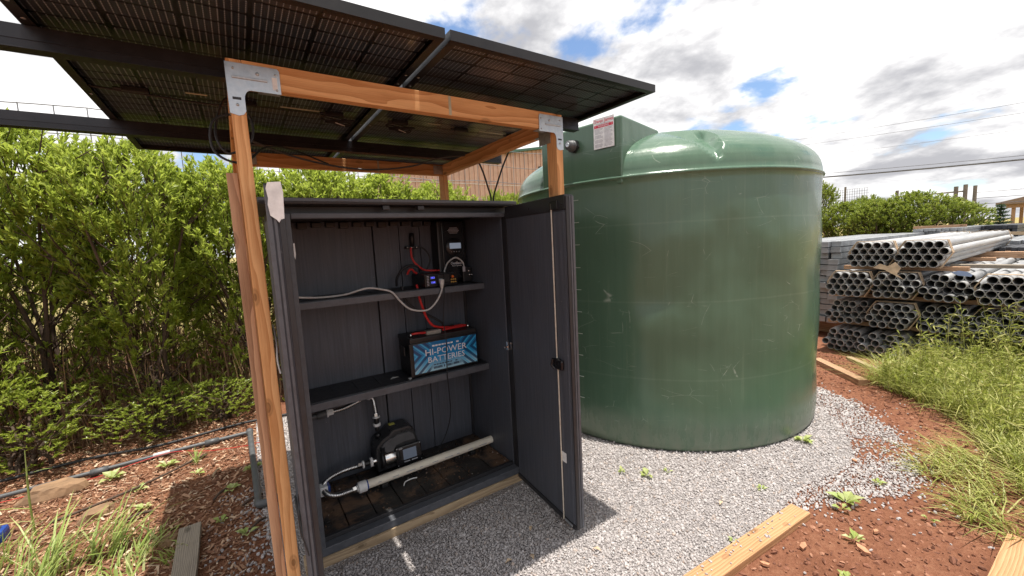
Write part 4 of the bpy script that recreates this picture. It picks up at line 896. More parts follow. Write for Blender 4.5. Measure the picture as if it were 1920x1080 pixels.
for li, (ya, yb) in enumerate(((.3, 2.15), (.3, 2.15), (.9, 2.0))):
    for xx in (6.55, 8.2, 9.8):
        z = ZL[li + 1] - .055
        o = board('timber_spacer', (xx, ya, z + .001), (xx + .08, yb, z + .050), 'Y', M_wood2)
        tag(o, 'timber spacer %s the %s pipe layer, %s the open ends' % ('on', LAY[li], {6.55: 'just behind', 8.2: 'well behind', 9.8: 'farthest from'}[xx]), 'spacer', 'timbers between the pipe layers')
tag(board('timber_spacer', (6.9, .35, 1.062), (7.02, 1.1, 1.10), 'Y', M_greywood), 'weathered board lying across the top pipes beside the top bundle', 'board')
m = MB(); pts = [(0, 0), (.06, .05), (.13, .02), (.19, .07), (.24, .0), (.21, -.07), (.27, -.13), (.10, -.02)]
tag(m.prism(pts, (6.22, 1.62, 1.10), (.15, -1, 0), (.1, 0, 1), .012).build('wrapping_paper', M_tan), 'torn tan wrapping paper sticking up on the third pipe layer', 'paper')
tag(MB().prism([(0, 0), (.05, .02), (.11, .01), (.15, -.02), (.14, -.04), (.05, -.03)], (6.25, .98, 1.06), (.1, -1, 0), (.3, 0, 1), .02).build('blue_sheet', plain('blue_grey', (.12, .16, .26), .6)), 'scrap of blue plastic tucked over the loose pipes', 'sheet')
# grey stacks of steel sections behind the pipes
def bars_stack(x0, x1, y0, y1, z0, z1, nz, ny, label, mat, jit=.02, timber=True):
    s = thing('steel_stack', label, 'steel stack', ((x0 + x1) / 2, (y0 + y1) / 2, 0), 'stacks of grey steel behind the pipes')
    h = (z1 - z0) / nz; w = (y1 - y0) / ny
    me_ = MB().box((-(x1 - x0) / 2, -w * .46, -h * .44), ((x1 - x0) / 2, w * .46, h * .44)).mesh('bar'); me_.materials.append(mat)
    for i in range(nz):
        for k in range(ny):
            obj('bar', me_, None, s, Matrix.Translation(((x0 + x1) / 2 + random.uniform(-1, 1) * jit * 3, y0 + (k + .5) * w + random.uniform(-1, 1) * w * .1, z0 + (i + .5) * h + random.uniform(-1, 1) * h * .04)) @ Matrix.Rotation(random.uniform(-1, 1) * .004, 4, 'Z'))
    if timber and z0 > .05:
        for xx in (x0 + .3, x1 - .5): board('bearer', (xx, y0, 0), (xx + .1, y1, z0), 'Y', M_wood2, s)
    return s
M_bar = plain('steel_bar', (.30, .31, .32), .5, .4, .35, 6)
M_bard = plain('steel_dark', (.05, .052, .06), .55, .3, .4, 8)
bars_stack(7.1, 12.0, 2.22, 3.35, .22, 1.40, 14, 9, 'tall grey stack of flat steel sections right behind the tank', M_bar)
bars_stack(8.2, 13.0, 1.66, 2.18, .30, 1.32, 12, 5, 'narrower grey steel stack showing between tank stack and the pipes', M_bar)
bars_stack(11.6, 15.5, 1.72, 2.42, .95, 1.47, 9, 12, 'banded grey bundle of small square tubes in front of the far hedge', M_bar)
bars_stack(13.5, 16.5, 1.2, 1.75, 1.05, 1.46, 5, 8, 'dark bundle of steel rods beyond the grey tubes', M_bard, .08)
bars_stack(10.9, 14.0, .35, 1.35, .85, 1.22, 6, 12, 'pale low stack of steel lengths at the edge of the yard', M_bar, .08)
bars_stack(9.9, 11.6, .55, 1.05, .75, 1.16, 6, 8, 'dark tangled stack of rods close behind the top pipe bundle', M_bard, .06)
tag(board('plank', (11.8, 1.70, 1.475), (11.9, 2.45, 1.525), 'Y', M_wood2), 'brown plank lying on top of the banded grey tubes', 'plank')
o = board('plank', (-1.0, -.05, -.03), (1.0, .05, .03), 'X', M_sill, M=Matrix.Translation((12.4, 1.0, 1.30)) @ Matrix.Rotation(-.9, 4, 'Z') @ Matrix.Rotation(.05, 4, 'Y')); tag(o, 'pale plank lying at a slant on the low stack in the yard', 'plank')
tag(board('timber_beam', (9.2, .5, 1.03), (9.35, 1.4, 1.12), 'Y', M_wood2), 'brown timber lying across the yard stack behind the pipes', 'beam')
# ------------------------------------------------------------------ far yard: fence posts, roof, pine, building, wires
def fence_post(x, y, h, r, label):
    p = MB().tube([(x, y, -.05), (x, y, h)], [r, r * .95], 8).build('fence_post', M_greywood); tag(p, label, 'post', 'posts of the far fence')
for (x, y, h, r, lab) in ((16, 4.92, 2.82, .03, 'thin grey fence post rising from the hedge close to the tank'), (16, 3.70, 2.55, .04, 'grey fence post at the end of the top rail above the hedge'), (16, 2.53, 2.50, .045, 'grey fence post, first of the three close together'), (16, 2.36, 2.53, .045, 'grey fence post, middle one of the three close together'), (16, 2.19, 2.48, .04, 'grey fence post, last of three and nearest the roofed shelter')): fence_post(x, y, h, r, lab)
ff = thing('wire_fence', 'far wire mesh fence strung above the right hedge', 'fence', (16, 4, 0))
MB().tube([(16, 3.7, 2.36), (16, 2.36, 2.36)], .022, 6).build('top_rail', M_greywood, ff)
for z in (2.30, 2.15, 2.0): MB().tube([(16.06, 2.19, z), (16.06, -6, z - .1)], .006, 4).build('wire', M_wire, ff)
for k in range(16): y = 4.95 - .0 + .06 * k; MB().tube([(16.05, y - .55, 2.0), (16.05, y - .55, 2.74)], .005, 4).build('wire', M_wire, ff)
for k in range(9): MB().tube([(16.05, 4.35, 2.1 + .08 * k), (16.05, 5.4, 2.1 + .08 * k)], .004, 4).build('wire', M_wire, ff)
pv_ = thing('pavilion', 'far open shelter with brown low pitched roof at the photo edge', 'pavilion', (26, 1.5, 0))
MB().prism([(2.85, 2.20), (1.2, 2.62), (-1.8, 2.62), (-3.4, 2.20), (-3.4, 2.13), (2.85, 2.13)], (25, 0, 0), (0, 1, 0), (0, 0, 1), 3.0).build('roof', plain('roof_brown', (.27, .19, .14), .7), pv_)
for (x, y) in ((25.3, 2.42), (27.6, 2.42), (25.3, -.8), (27.6, -.8)): board('post', (x, y - .05, 0), (x + .1, y + .05, 2.125), 'Z', M_wood2, pv_)
board('beam', (25.2, -1.4, 1.98), (25.29, 2.6, 2.12), 'Y', M_wood2, pv_)
def leaf_cloud(P, D, N, L, Wd, curl=.25):
    B = np.cross(D, N); B /= np.maximum(np.linalg.norm(B, axis=1), 1e-6)[:, None]; N = np.cross(B, D); L = L[:, None]; Wd = Wd[:, None]
    v0 = P; v1 = P + D * L * .58 - B * Wd + N * Wd * .35; v2 = P + D * L * .5 - N * L * .02; v3 = P + D * L * .58 + B * Wd + N * Wd * .35; v4 = P + D * L - N * L * curl
    V = np.stack([v0, v1, v2, v3, v4], 1).reshape(-1, 3); n = len(P)
    T = np.array([(0, 3, 2), (0, 2, 1), (2, 3, 4), (1, 2, 4)]); return V, (T[None] + (np.arange(n) * 5)[:, None, None]).reshape(-1, 3)
def unit(a): return a / np.maximum(np.linalg.norm(a, axis=1), 1e-9)[:, None]
def whorls(tips, dirs, per, L, spread=.75, wr=.155):
    n = len(tips); k = np.repeat(np.arange(n), per); m = n * per
    D0 = dirs[k]; rnd = unit(RNG.normal(size=(m, 3))); side = unit(rnd - D0 * (rnd * D0).sum(1)[:, None])
    s = RNG.uniform(.25, 1.25, m)[:, None] * spread
    D = unit(D0 + side * s + np.array([0, 0, .12])); P = tips[k] - D0 * RNG.uniform(0, L * 1.5, m)[:, None]
    N = unit(D0 * .8 - side * .5 + np.array([0, 0, .4])); ll = L * RNG.uniform(.65, 1.25, m)
    return leaf_cloud(P, D, N, ll, ll * wr * RNG.uniform(.8, 1.2, m), .12)
def shrub_data(seed, H, Rx, Ry, nt, per, L, base=.35, low=.25):
    """tips on branching stems in an uneven crown"""
    rs = random.Random(seed); st = MB(); tips = []; dirs = []
    nst = 6
    for s in range(nst):
        a = 2 * PI * s / nst + rs.uniform(-.4, .4); b0 = Vector((rs.uniform(-.12, .12), rs.uniform(-.12, .12), -.03)); h = H * rs.uniform(.62, .85)
        e = Vector((math.cos(a) * Rx * .62, math.sin(a) * Ry * .62, h)); mid = Vector((e.x * .28 + rs.uniform(-.08, .08), e.y * .28 + rs.uniform(-.08, .08), h * .45))
        path = smoothpath([b0, b0 + Vector((e.x * .08, e.y * .08, h * .2)), mid, e], 4); n = len(path)
        st.tube(path, [.024 * (1 - .75 * i / n) + .003 for i in range(n)], 6)
        for q in range(9):
            i = rs.randint(int(n * .25), n - 1); p = path[i]; aa = rs.uniform(0, 2 * PI); ln = rs.uniform(.25, .55)
            d = Vector((math.cos(aa), math.sin(aa), rs.uniform(.2, 1.1))).normalized(); tpth = smoothpath([p, p + d * ln * .5 + Vector((0, 0, .03)), p + d * ln + Vector((0, 0, .1))], 3)
            st.tube(tpth, [.009, .008, .007, .006, .005, .004, .0035][:len(tpth)], 5)
    lump = [(rs.uniform(-1, 1), rs.uniform(-1, 1), rs.uniform(.1, 1)) for _ in range(16)]
    while len(tips) < nt:
        a = rs.uniform(0, 2 * PI); zf = rs.random() ** .62; z = low + (H - low) * zf
        env = (math.sin(min(1, .22 + zf * .9) * PI * .62) if zf < .8 else math.sqrt(max(0, 1 - ((zf - .8) / .2) ** 2)) * .98)
        env *= .78 + .34 * noise.noise(Vector((math.cos(a) * 1.7 + seed, math.sin(a) * 1.7, z * 1.9)))
        rr = rs.random() ** .24
        if noise.noise(Vector((math.cos(a) * rr * 2.2 * Rx + seed * 3, math.sin(a) * rr * 2.2 * Ry, z * 2.2))) < -.16 + (.30 - .55 * zf) * .55: continue
        if zf < .42 and rs.random() < .72 - zf * 1.3: continue
        p = (math.cos(a) * rr * env * Rx, math.sin(a) * rr * env * Ry, z + rs.uniform(-.05, .14) * zf)
        d = Vector((math.cos(a) * rr * .55, math.sin(a) * rr * .55, .35 + .55 * zf)) + Vector((rs.uniform(-.3, .3), rs.uniform(-.3, .3), rs.uniform(-.1, .3)))
        tips.append(p); dirs.append(tuple(d.normalized()))
    tips = np.array(tips); dirs = np.array(dirs)
    for i in range(0, len(tips), 3):
        p = Vector(tips[i]); d = Vector(dirs[i]); st.tube([p - d * .20 - Vector((p.x, p.y, 0)) * .12, p - d * .09, p], [.0045, .0035, .002], 4, False)
    V, F = whorls(tips, dirs, per, L)
    cm = np_mesh('crown', V, F); sm = st.mesh('stems'); return cm, sm
KIND = [shrub_data(3, 2.6, .92, .80, 1650, 13, .065), shrub_data(8, 2.5, .88, .8, 1500, 13, .062, low=.12), shrub_data(15, 2.75, .94, .78, 1600, 13, .064, low=.2), shrub_data(21, 1.45, .95, .7, 420, 12, .062, low=.05)]
for c_, s_ in KIND: c_.materials.append(M_leaf); s_.materials.append(M_bark)
def shrub(kind, x, y, rz, sx, sz, label, group, z=0.0, crown=None):
    t_ = thing('shrub', label, 'shrub', (x, y, z), group); c_, s_ = KIND[kind]
    Mx = Matrix.Translation((x, y, z)) @ Matrix.Rotation(rz, 4, 'Z') @ Matrix.Diagonal((sx, sx, sz, 1))
    if crown is not None:
        c_ = c_.copy(); c_.materials.clear(); c_.materials.append(crown)
    obj('crown', c_, None, t_, Mx); obj('stems', s_, None, t_, Mx)
HG = 'leafy shrubs of the hedge behind the cabinet'
for (k, x, y, rz, sx, sz, lab) in (
    (2, -3.55, 5.9, .4, 1.15, 1.08, 'tall leafy shrub at the far edge of the photo behind the pipes'),
    (0, -2.45, 5.25, 1.9, 1.08, 1.02, 'dense leafy shrub at the photo edge above the flat rock'),
    (2, -1.62, 5.55, 3.1, 1.05, 1.03, 'bright leafy shrub second along the hedge, above the grey pipe'),
    (0, -.78, 5.35, 4.4, 1.0, 1.02, 'bright leafy shrub midway along the hedge with bare stems below'),
    (1, .02, 5.55, .9, 1.05, 1.03, 'leafy shrub just beside the front post, twiggy lower half'),
    (2, .85, 5.6, 5.2, 1.05, .94, 'leafy shrub seen above the cabinet lid beside the open door edge'),
    (0, 1.65, 5.7, 2.5, 1.05, .97, 'leafy shrub seen above the middle of the cabinet lid'),
    (1, 2.55, 5.75, 3.9, 1.05, .98, 'leafy shrub seen above the cabinet lid next to rear post'),
    (2, -2.5, 6.9, 2.2, 1.1, 1.0, 'leafy shrub in the second row behind the flat rock'),
    (1, -1.15, 6.9, 5.6, 1.1, 1.0, 'leafy shrub in the second row showing between the front shrubs'),
    (0, -.1, 6.9, 3.6, 1.05, 1.0, 'leafy shrub in the second row behind the front post'),
    (2, 1.3, 6.9, 1.2, 1.1, .98, 'leafy shrub in the second row over the cabinet lid')):
    shrub(k, x, y, rz, sx, sz, lab, HG)
for (k, x, y, rz, sx, sz, lab) in ((1, -3.3, 7.0, .6, 1.1, 1.0, 'leafy shrub in the second row at the far edge of the photo'),):
    shrub(k, x, y, rz, sx, sz, lab, HG)
for (k, x, y, rz, sx, sz, lab) in ((3, -2.3, 4.75, .3, 1.0, .85, 'low leafy shrub hanging over the pipes at the photo edge'), (3, -1.55, 4.8, 2.3, .75, .42, 'low leafy shrub spreading above the grey pipe'), (3, -.75, 4.85, 4.1, .6, .28, 'small low shrub on the mulch in front of bare stems'), (3, -.30, 4.9, 5.4, .55, .26, 'small low shrub tucked beside the weathered stake')):
    shrub(k, x, y, rz, sx, sz, lab, 'low growth in front of the hedge')
for (k, x, y, rz, sx, sz, lab) in ((1, 4.4, 7.0, 1.1, .62, 1.02, 'slender bright shrub in front of rose building, beside rear post'), (0, 5.6, 8.2, 3.3, .72, 1.03, 'bright shrub in front of the rose building beside the tank'), (2, 3.4, 6.6, .7, .55, .85, 'small bright shrub between rear post and conduits')):
    shrub(k, x, y, rz, sx, sz, lab, 'young shrubs in front of the rose building')
RG = 'shrubs of the far hedge beyond the steel stacks'
for (k, x, y, rz, sx, sz, lab) in (
    (2, 14.2, 5.15, .2, .9, 1.05, 'tall yellowish shrub touching the edge of the tank in far hedge'),
    (0, 14.0, 4.3, 1.3, 1.1, .84, 'yellow green shrub second from the tank in far hedge'),
    (1, 13.9, 3.55, 2.6, 1.1, .86, 'yellow green shrub in the middle of the far hedge'),
    (0, 14.2, 2.95, 4.4, 1.1, .88, 'yellow green shrub below the three fence posts, tank side'),
    (2, 14.6, 2.4, 5.2, 1.0, .74, 'yellow green shrub ending the far hedge near the pavilion'),
    (1, 14.8, 4.0, 5.9, .8, .93, 'climbing growth standing above the far hedge on its posts')):
    shrub(k, x, y, rz, sx, sz, lab, RG, crown=M_leaf2)
# small pine by the pavilion
pn = thing('pine_tree', 'small dark conifer standing beside the far pavilion', 'tree', (24, 2.60, 0)); MB().tube([(24, 2.60, 0), (24, 2.60, 2.15)], [.07, .015], 6).build('trunk', M_bark, pn)
Pn, Dn = [], []
for lv in range(13):
    z = .5 + lv * .13; R_ = .62 * (1 - lv / 13.5)
    for k in range(13):
        a = 2 * PI * k / 13 + lv * .4
        for q in range(7): rr = R_ * (q + .6) / 7; Pn.append((24 + math.cos(a) * rr, 2.60 + math.sin(a) * rr, z + rr * .08)); Dn.append((math.cos(a), math.sin(a), .25))
V, F = whorls(np.array(Pn), unit(np.array(Dn, float)), 3, .12, .6, .12); obj('crown', np_mesh('crown', V, F), M_pine, pn)
# rose coloured metal building
bd = thing('metal_building', 'rose brown metal clad building with green roof trim behind the tank', 'building', (11, 16, 0))
BY = 15.0; bx0, bx1 = 5.2, 14.5; ridge = 12.4
def roof_z(x): return 5.95 - abs(x - ridge) * .17
part('wall_core', (bx0, BY + .06, 0), (bx1, BY + 8, 4.55), M_bldg, bd, 0)
nxp = 40; pw = (bx1 - bx0) / nxp
for i in range(nxp):
    a = bx0 + i * pw; b = a + pw
    MB().prism([(a + .006, 0), (b - .05, 0), (b - .05, roof_z(b - .05) - .06), (a + .006, roof_z(a) - .06)], (0, BY + .05, 0), (1, 0, 0), (0, 0, 1), .04).build('cladding_panel', M_bldg, bd)
    MB().prism([(b - .046, 0), (b + .002, 0), (b + .002, roof_z(b) - .06), (b - .046, roof_z(b) - .06)], (0, BY + .02, 0), (1, 0, 0), (0, 0, 1), .05).build('seam', M_bldg, bd)
rf = MB()
for sg in (-1, 1):
    xe = bx0 - .3 if sg < 0 else bx1 + .3
    rf.prism([(xe, roof_z(xe)), (ridge, roof_z(ridge)), (ridge, roof_z(ridge) - .10), (xe, roof_z(xe) - .10)], (0, BY + 8.2, 0), (1, 0, 0), (0, 0, 1), 8.4)
rf.build('roof', M_green, bd)
MB().box((11.75, BY - .06, 4.55), (11.87, BY - .005, 5.0)).build('wall_light', M_line, bd)
MB().box((9.0, BY - .06, 1.8), (9.35, BY - .02, 2.4), .01).build('wall_sign', plain('sign_blue', (.25, .45, .62), .5), bd)
for z in (3.05, 4.1): MB().tube([(bx0, BY - .03, z), (bx1, BY - .03, z + .0)], .012, 4).build('wall_cable', M_white, bd)
# overhead lines
for (a, b, r, lab) in (((30, 16.2, 5.05), (30, -12, 4.0), .040, 'thick lower overhead power line'), ((30, 16.2, 5.30), (30, -12, 4.1), .012, 'thin overhead line just above the thick one'), ((30, 18, 7.6), (30, -12, 6.55), .008, 'upper overhead wire of the high pair'), ((30, 18, 7.25), (30, -12, 6.0), .008, 'lower overhead wire of the high pair'), ((30, 18, 6.5), (30, -12, 5.3), .006, 'faint overhead wire midway between the high pair and thick line')):
    a = Vector(a); b = Vector(b); P = [a.lerp(b, i / 16) - Vector((0, 0, .35 * math.sin(i / 16 * PI))) for i in range(17)]
    tag(MB().tube(P, r, 5).build('power_line', M_pline), lab, 'power line', 'overhead power lines')
# wire fence behind the left hedge
lf = thing('wire_fence', 'wire mesh fence rising above the hedge beneath the panel rails', 'fence', (-2, 8.0, 0))
for z in (3.72, 3.36, 3.0, 2.6): MB().tube([(x, 8.0, z + .02 * math.sin(x * 3)) for x in np.arange(-6, 8.01, .5)], .007, 4).build('wire', M_wire, lf)
for k in range(44): MB().tube([(-6 + .32 * k, 8.0, 1.2), (-6 + .32 * k + .02, 8.0, 3.73)], .006, 4).build('wire', M_wire, lf)
for x in (-5.5, 7.6): MB().tube([(x, 8.03, 0), (x, 8.03, 3.8)], .04, 8).build('post', M_greywood, lf)

# ================================================================== LEFT GROUND: pipes, rocks, plank
gp = thing('irrigation_pipe', 'grey PVC pipe lying along the foot of the hedge', 'pipe', (-1, 4.26, 0))
MB().tube([(-3.4, 4.25, .03), (-1.5, 4.256, .032), (-.6, 4.30, .03), (-.085, 4.29, .032)], .016, 12).build('tube', M_greypvc, gp)
for x in (-1.05, -.35): MB().lathe([(0, -.05), (.026, -.05), (.027, 0), (.026, .05), (0, .05)], (x, 4.27 + .02 * (x > -.7), .031), (1, .02, 0), 14).build('coupling', M_greypvc, gp)
MB().box((-.74, 4.270, .026), (-.63, 4.312, .0495), .008).build('pale_band', plain('band_pale', (.50, .51, .53), .5), gp)
MB().lathe([(0, -.03), (.028, -.03), (.029, .03), (0, .03)], (-.075, 4.285, .034), (0, 1, 0), 14).build('elbow', M_greypvc, gp)
MB().tube(smoothpath([(-.072, 4.27, .04), (-.068, 3.9, .05), (-.058, 3.4, .045), (-.052, 2.985, .035)], 4), .021, 12).build('branch_tube', M_greypvc, gp)
MB().tube(smoothpath([(-.052, 3.0, .034), (-.045, 2.968, .034), (-.01, 2.958, .036), (.10, 2.95, .05)], 4), .0265, 12).build('elbow', M_greypvc, gp)
cable('drip_line', [(-3.2, 4.62, .03), (-2.0, 4.56, .03), (-1.2, 4.60, .035), (-.7, 4.52, .03), (-.15, 4.58, .03), (.3, 4.55, .02)], .012, M_line, 'black drip hose lying behind the grey pipe', 'hose', n=8)
cable('red_ground_wire', [(-1.6, 4.19, .015), (-1.1, 4.18, .02), (-.8, 4.20, .05), (-.6, 4.24, .045), (-.35, 4.12, .02), (-.1, 4.0, .03), (0.0, 3.92, .05), (.06, 3.6, .03)], .0025, M_red, 'thin red wire on the mulch beside the grey pipe', 'wire')
def rock(name, x, y, z, sx, sy, sz, rz, label, seed):
    bm = bmesh.new(); bmesh.ops.create_icosphere(bm, subdivisions=3, radius=1)
    for v in bm.verts:
        q = noise.noise(v.co * 1.1 + Vector((seed, 0, 0))) * .45 + noise.noise(v.co * 3 + Vector((seed, 5, 0))) * .12
        v.co = v.co * (1 + q); v.co.z = max(-.35, min(.42 + .12 * noise.noise(v.co * 1.5), v.co.z)); v.co = Vector((v.co.x * sx, v.co.y * sy, v.co.z * sz))
    me = bpy.data.meshes.new(name); bm.to_mesh(me); bm.free()
    tag(obj(name, me, M_rock, None, Matrix.Translation((x, y, z)) @ Matrix.Rotation(rz, 4, 'Z')), label, 'rock', 'brown rocks on the mulch')
rock('rock', -1.25, 4.08, .020, .17, .08, .15, .12, 'broad flat sandstone rock beside the grey pipe', 2.0)
rock('rock', -.925, 3.56, .018, .085, .055, .07, .5, 'small tan stone lying on sunlit mulch', 5.0)
rock('rock', -.50, 2.94, .01, .05, .045, .05, 1.0, 'small brown stone next to the grey plank', 9.0)
o = board('plank', (-.55, -.052, 0), (.55, .052, .036), 'X', M_greywood, bev=.003, M=Matrix.Translation((-.385, 2.405, .022)) @ Matrix.Rotation(PI / 2 + .02, 4, 'Z')); tag(o, 'weathered grey plank lying on the mulch near the bottom edge', 'plank')
cable('dead_branch', [(-1.15, 3.62, .02), (-.85, 3.72, .03), (-.62, 3.85, .035), (-.45, 4.0, .03), (-.38, 4.07, .02)], .008, M_bark, 'long dead branch lying across the mulch', 'branch')
for i, (x, y, a, l) in enumerate(((-.32, 3.62, 1.2, .11), (-.75, 3.35, .1, .13), (-.30, 3.25, 1.0, .12), (-.1, 2.75, .7, .10), (-.15, 3.05, .5, .14))):
    cable('twig', [(x, y, .018), (x + math.cos(a) * l * .5, y + math.sin(a) * l * .5, .03), (x + math.cos(a) * l, y + math.sin(a) * l, .02)], .008, M_sill if i == 0 else M_bark, ('pale wood splinter on shaded mulch', 'brown twig at the edge of the sunlit patch', 'brown twig on the shaded mulch in front of splinter', 'brown twig on the stones beside the stake foot', 'long twig between plank and the bent pipe')[i], 'twig', group='twigs on the mulch')
bl = thing('blue_valve', 'dark blue plastic valve in the grass at the photo edge', 'valve', (-1.36, 3.60, 0))
MB().box((-1.42, 3.55, 0), (-1.31, 3.65, .085), .02).build('body', M_bluec, bl); MB().tube([(-1.40, 3.545, .03), (-1.36, 3.535, .06), (-1.32, 3.545, .07)], .007, 8).build('rim', plain('pale_blue', (.3, .42, .62), .4), bl)
MB().lathe([(0, 0), (.035, 0), (.032, .03), (0, .035)], (-1.365, 3.60, .085), (0, 0, 1), 14).build('cap', plain('cap_pale', (.45, .5, .38), .5), bl)
# boards on the right
def kerb(x0, y0, x1, y1, w, h, mat, label, z=0.0):
    a = Vector((x0, y0, 0)); b = Vector((x1, y1, 0)); L = (b - a).length; rz = math.atan2(b.y - a.y, b.x - a.x); c = (a + b) / 2
    o = board('plank', (-L / 2, -w / 2, 0), (L / 2, w / 2, h), 'X', mat, M=Matrix.Translation((c.x, c.y, z)) @ Matrix.Rotation(rz, 4, 'Z')); return tag(o, label, 'plank')
kerb(.9, 1.035, 2.49, .915, .10, .04, M_orangeboard, 'orange board along the gravel edge near the camera')
kerb(2.45, .19, 3.05, .175, .10, .045, M_orangeboard, 'pale board poking in at the bottom corner of the photo')
kerb(5.62, 1.95, 5.1, 1.36, .09, .06, M_wood2, 'brown board half covered by weeds behind the tank')
kerb(6.0, 1.75, 5.55, 1.25, .06, .04, M_sill, 'thin pale stick of timber lying before the pipe stack')
# stones and chips resting on the near board
P = np.stack([RNG.uniform(1.55, 2.4, 46), np.zeros(46), np.full(46, .043)], 1); P[:, 1] = 1.035 - (P[:, 0] - .9) * .0755 + RNG.uniform(-.04, .04, 46)
V, F = scatter_lumps(P, RNG.uniform(.004, .009, 46)); stuff(obj('pebbles', np_mesh('pebbles', V, F), M_stone), 'grey pebbles scattered on the orange board', 'pebbles')
for i, (x, y, s_) in enumerate(((2.22, .80, .028), (2.42, .62, .036), (1.95, .86, .022), (2.62, .62, .02), (3.35, .92, .02))):
    o = MB().prism([(-1 * s_, -.3 * s_), (.2 * s_, -.45 * s_), (s_, .1 * s_), (.3 * s_, .5 * s_), (-.7 * s_, .35 * s_)], (x, y, .008), (math.cos(i), math.sin(i), .05), (-math.sin(i), math.cos(i), .1), .012).build('wood_chip', plain('chip%d' % i, (.45, .22, .12), .8, var=.3))
    tag(o, ('reddish wood chip right beside the end of the orange board', 'largest reddish wood chip on bare red earth', 'narrow wood chip close against the orange board', 'small wood chip on the earth towards the weeds', 'small dark chip on gravel near the tank foot')[i], 'wood chip', 'wood chips on the red earth')

# dead leaves blown onto the gravel, each one a thing
for i, (x, y, lab) in enumerate(((.95, 1.62, 'curled tan dead leaf on shaded gravel in front of cabinet'), (1.08, 1.55, 'small tan dead leaf on shaded gravel below the open door'), (.90, 1.40, 'tan dead leaf on the gravel at the shadow edge'), (1.22, 1.76, 'brown dead leaf lying at the foot of the open door'), (1.37, 1.43, 'brown dead leaf in the corner of the panel shadow'), (2.2, 1.22, 'tan dead leaf on sunlit gravel'))):
    a = i * 1.3; V, F = leaf_cloud(np.array([[x, y, .018]]), unit(np.array([[math.cos(a), math.sin(a), .25]])), np.array([[0., 0., 1.]]), np.array([.045]), np.array([.011]), .25)
    tag(obj('dead_leaf', np_mesh('dead_leaf', V, F), M_tan), lab, 'leaf', 'dead leaves on the gravel')
# ================================================================== GRASS AND WEEDS
def blades(P, h, w, lean, droop, az):
    n = len(P); a = np.stack([np.cos(az), np.sin(az), np.zeros(n)], 1); b = np.stack([-np.sin(az), np.cos(az), np.zeros(n)], 1); V = []
    for t in (0, .38, .72):
        c = P + a * (lean * t * h + droop * t * t * h)[:, None]; c[:, 2] += h * t * (1 - .28 * droop * t)
        ww = (w * (1 - .45 * t))[:, None]; V += [c - b * ww, c + b * ww]
    c = P + a * (lean * h + droop * h)[:, None]; c[:, 2] += h * (1 - .42 * droop); V.append(c)
    V = np.stack(V, 1).reshape(-1, 3); T = np.array([(0, 1, 3), (0, 3, 2), (2, 3, 5), (2, 5, 4), (4, 5, 6)])
    return V, (T[None] + (np.arange(n) * 7)[:, None, None]).reshape(-1, 3)
def join(parts):
    nb = 0; Vs, Fs = [], []
    for V, F in parts: Vs.append(V); Fs.append(F + nb); nb += len(V)
    return np.vstack(Vs), np.vstack(Fs)
WEED = [(5.30, 1.42), (5.10, 1.22), (4.95, .95), (4.62, .62), (4.0, .36), (3.5, .18), (3.05, .05), (2.9, -.8), (8.5, -.8), (7.2, .95), (6.2, 1.05)]
X, Y = jitter_grid(2.8, 8.0, -.8, 1.7, .0125); k = in_poly(X, Y, WEED) & visible(X, Y, .15) & (RNG.random(len(X)) < .42); X, Y = X[k], Y[k]; n = len(X)
dens = np.array([noise.noise(Vector((x * 2.2, y * 2.2, 1.0))) for x, y in zip(X, Y)])
depth = np.clip(((X - 3.0) * .42 + (1.2 - Y) * .25), .25, 1.15)
h = np.clip(.07 + .20 * depth + .26 * dens, .04, .55) * RNG.uniform(.55, 1.15, n)
parts_ = [blades(np.stack([X, Y, np.zeros(n)], 1), h, RNG.uniform(.0016, .0042, n), RNG.normal(.25, .6, n), RNG.uniform(.2, 1.3, n), RNG.uniform(0, 2 * PI, n))]
LOW = [(3.55, .66), (3.75, .72), (4.15, .62), (4.3, .45), (3.7, .30), (3.2, .22), (3.05, .12), (2.95, .25), (3.15, .42), (3.3, .5)]
X, Y = jitter_grid(2.6, 4.4, .0, 1.0, .012); k = in_poly(X, Y, LOW) & (RNG.random(len(X)) < .42); X, Y = X[k], Y[k]; n = len(X)
dens = np.array([noise.noise(Vector((x * 5, y * 5, 3.0))) for x, y in zip(X, Y)]); k = dens > -.18; X, Y = X[k], Y[k]; n = len(X)
parts_.append(blades(np.stack([X, Y, np.full(n, .004)], 1), RNG.uniform(.05, .14, n), RNG.uniform(.0018, .004, n), RNG.normal(.9, .5, n), RNG.uniform(.3, 1.2, n), RNG.normal(2.4, 1.1, n)))
X = RNG.uniform(3.0, 7.0, 2600); Y = RNG.uniform(-.6, 1.3, 2600); k = in_poly(X, Y, WEED) & visible(X, Y, .1); X, Y = X[k], Y[k]
tp = np.stack([X, Y, RNG.uniform(.03, .22, len(X)) * np.clip((X - 2.8) * .6, .3, 1.5)], 1)
parts_.append(whorls(tp, unit(RNG.normal(size=(len(X), 3)) * .5 + np.array([0, 0, 1.])), 6, .045, 1.2, .2))
V, F = join(parts_); stuff(obj('grass', np_mesh('grass', V, F), M_grass), 'tangled yellow green grass and weeds in front of the pipes', 'grass')
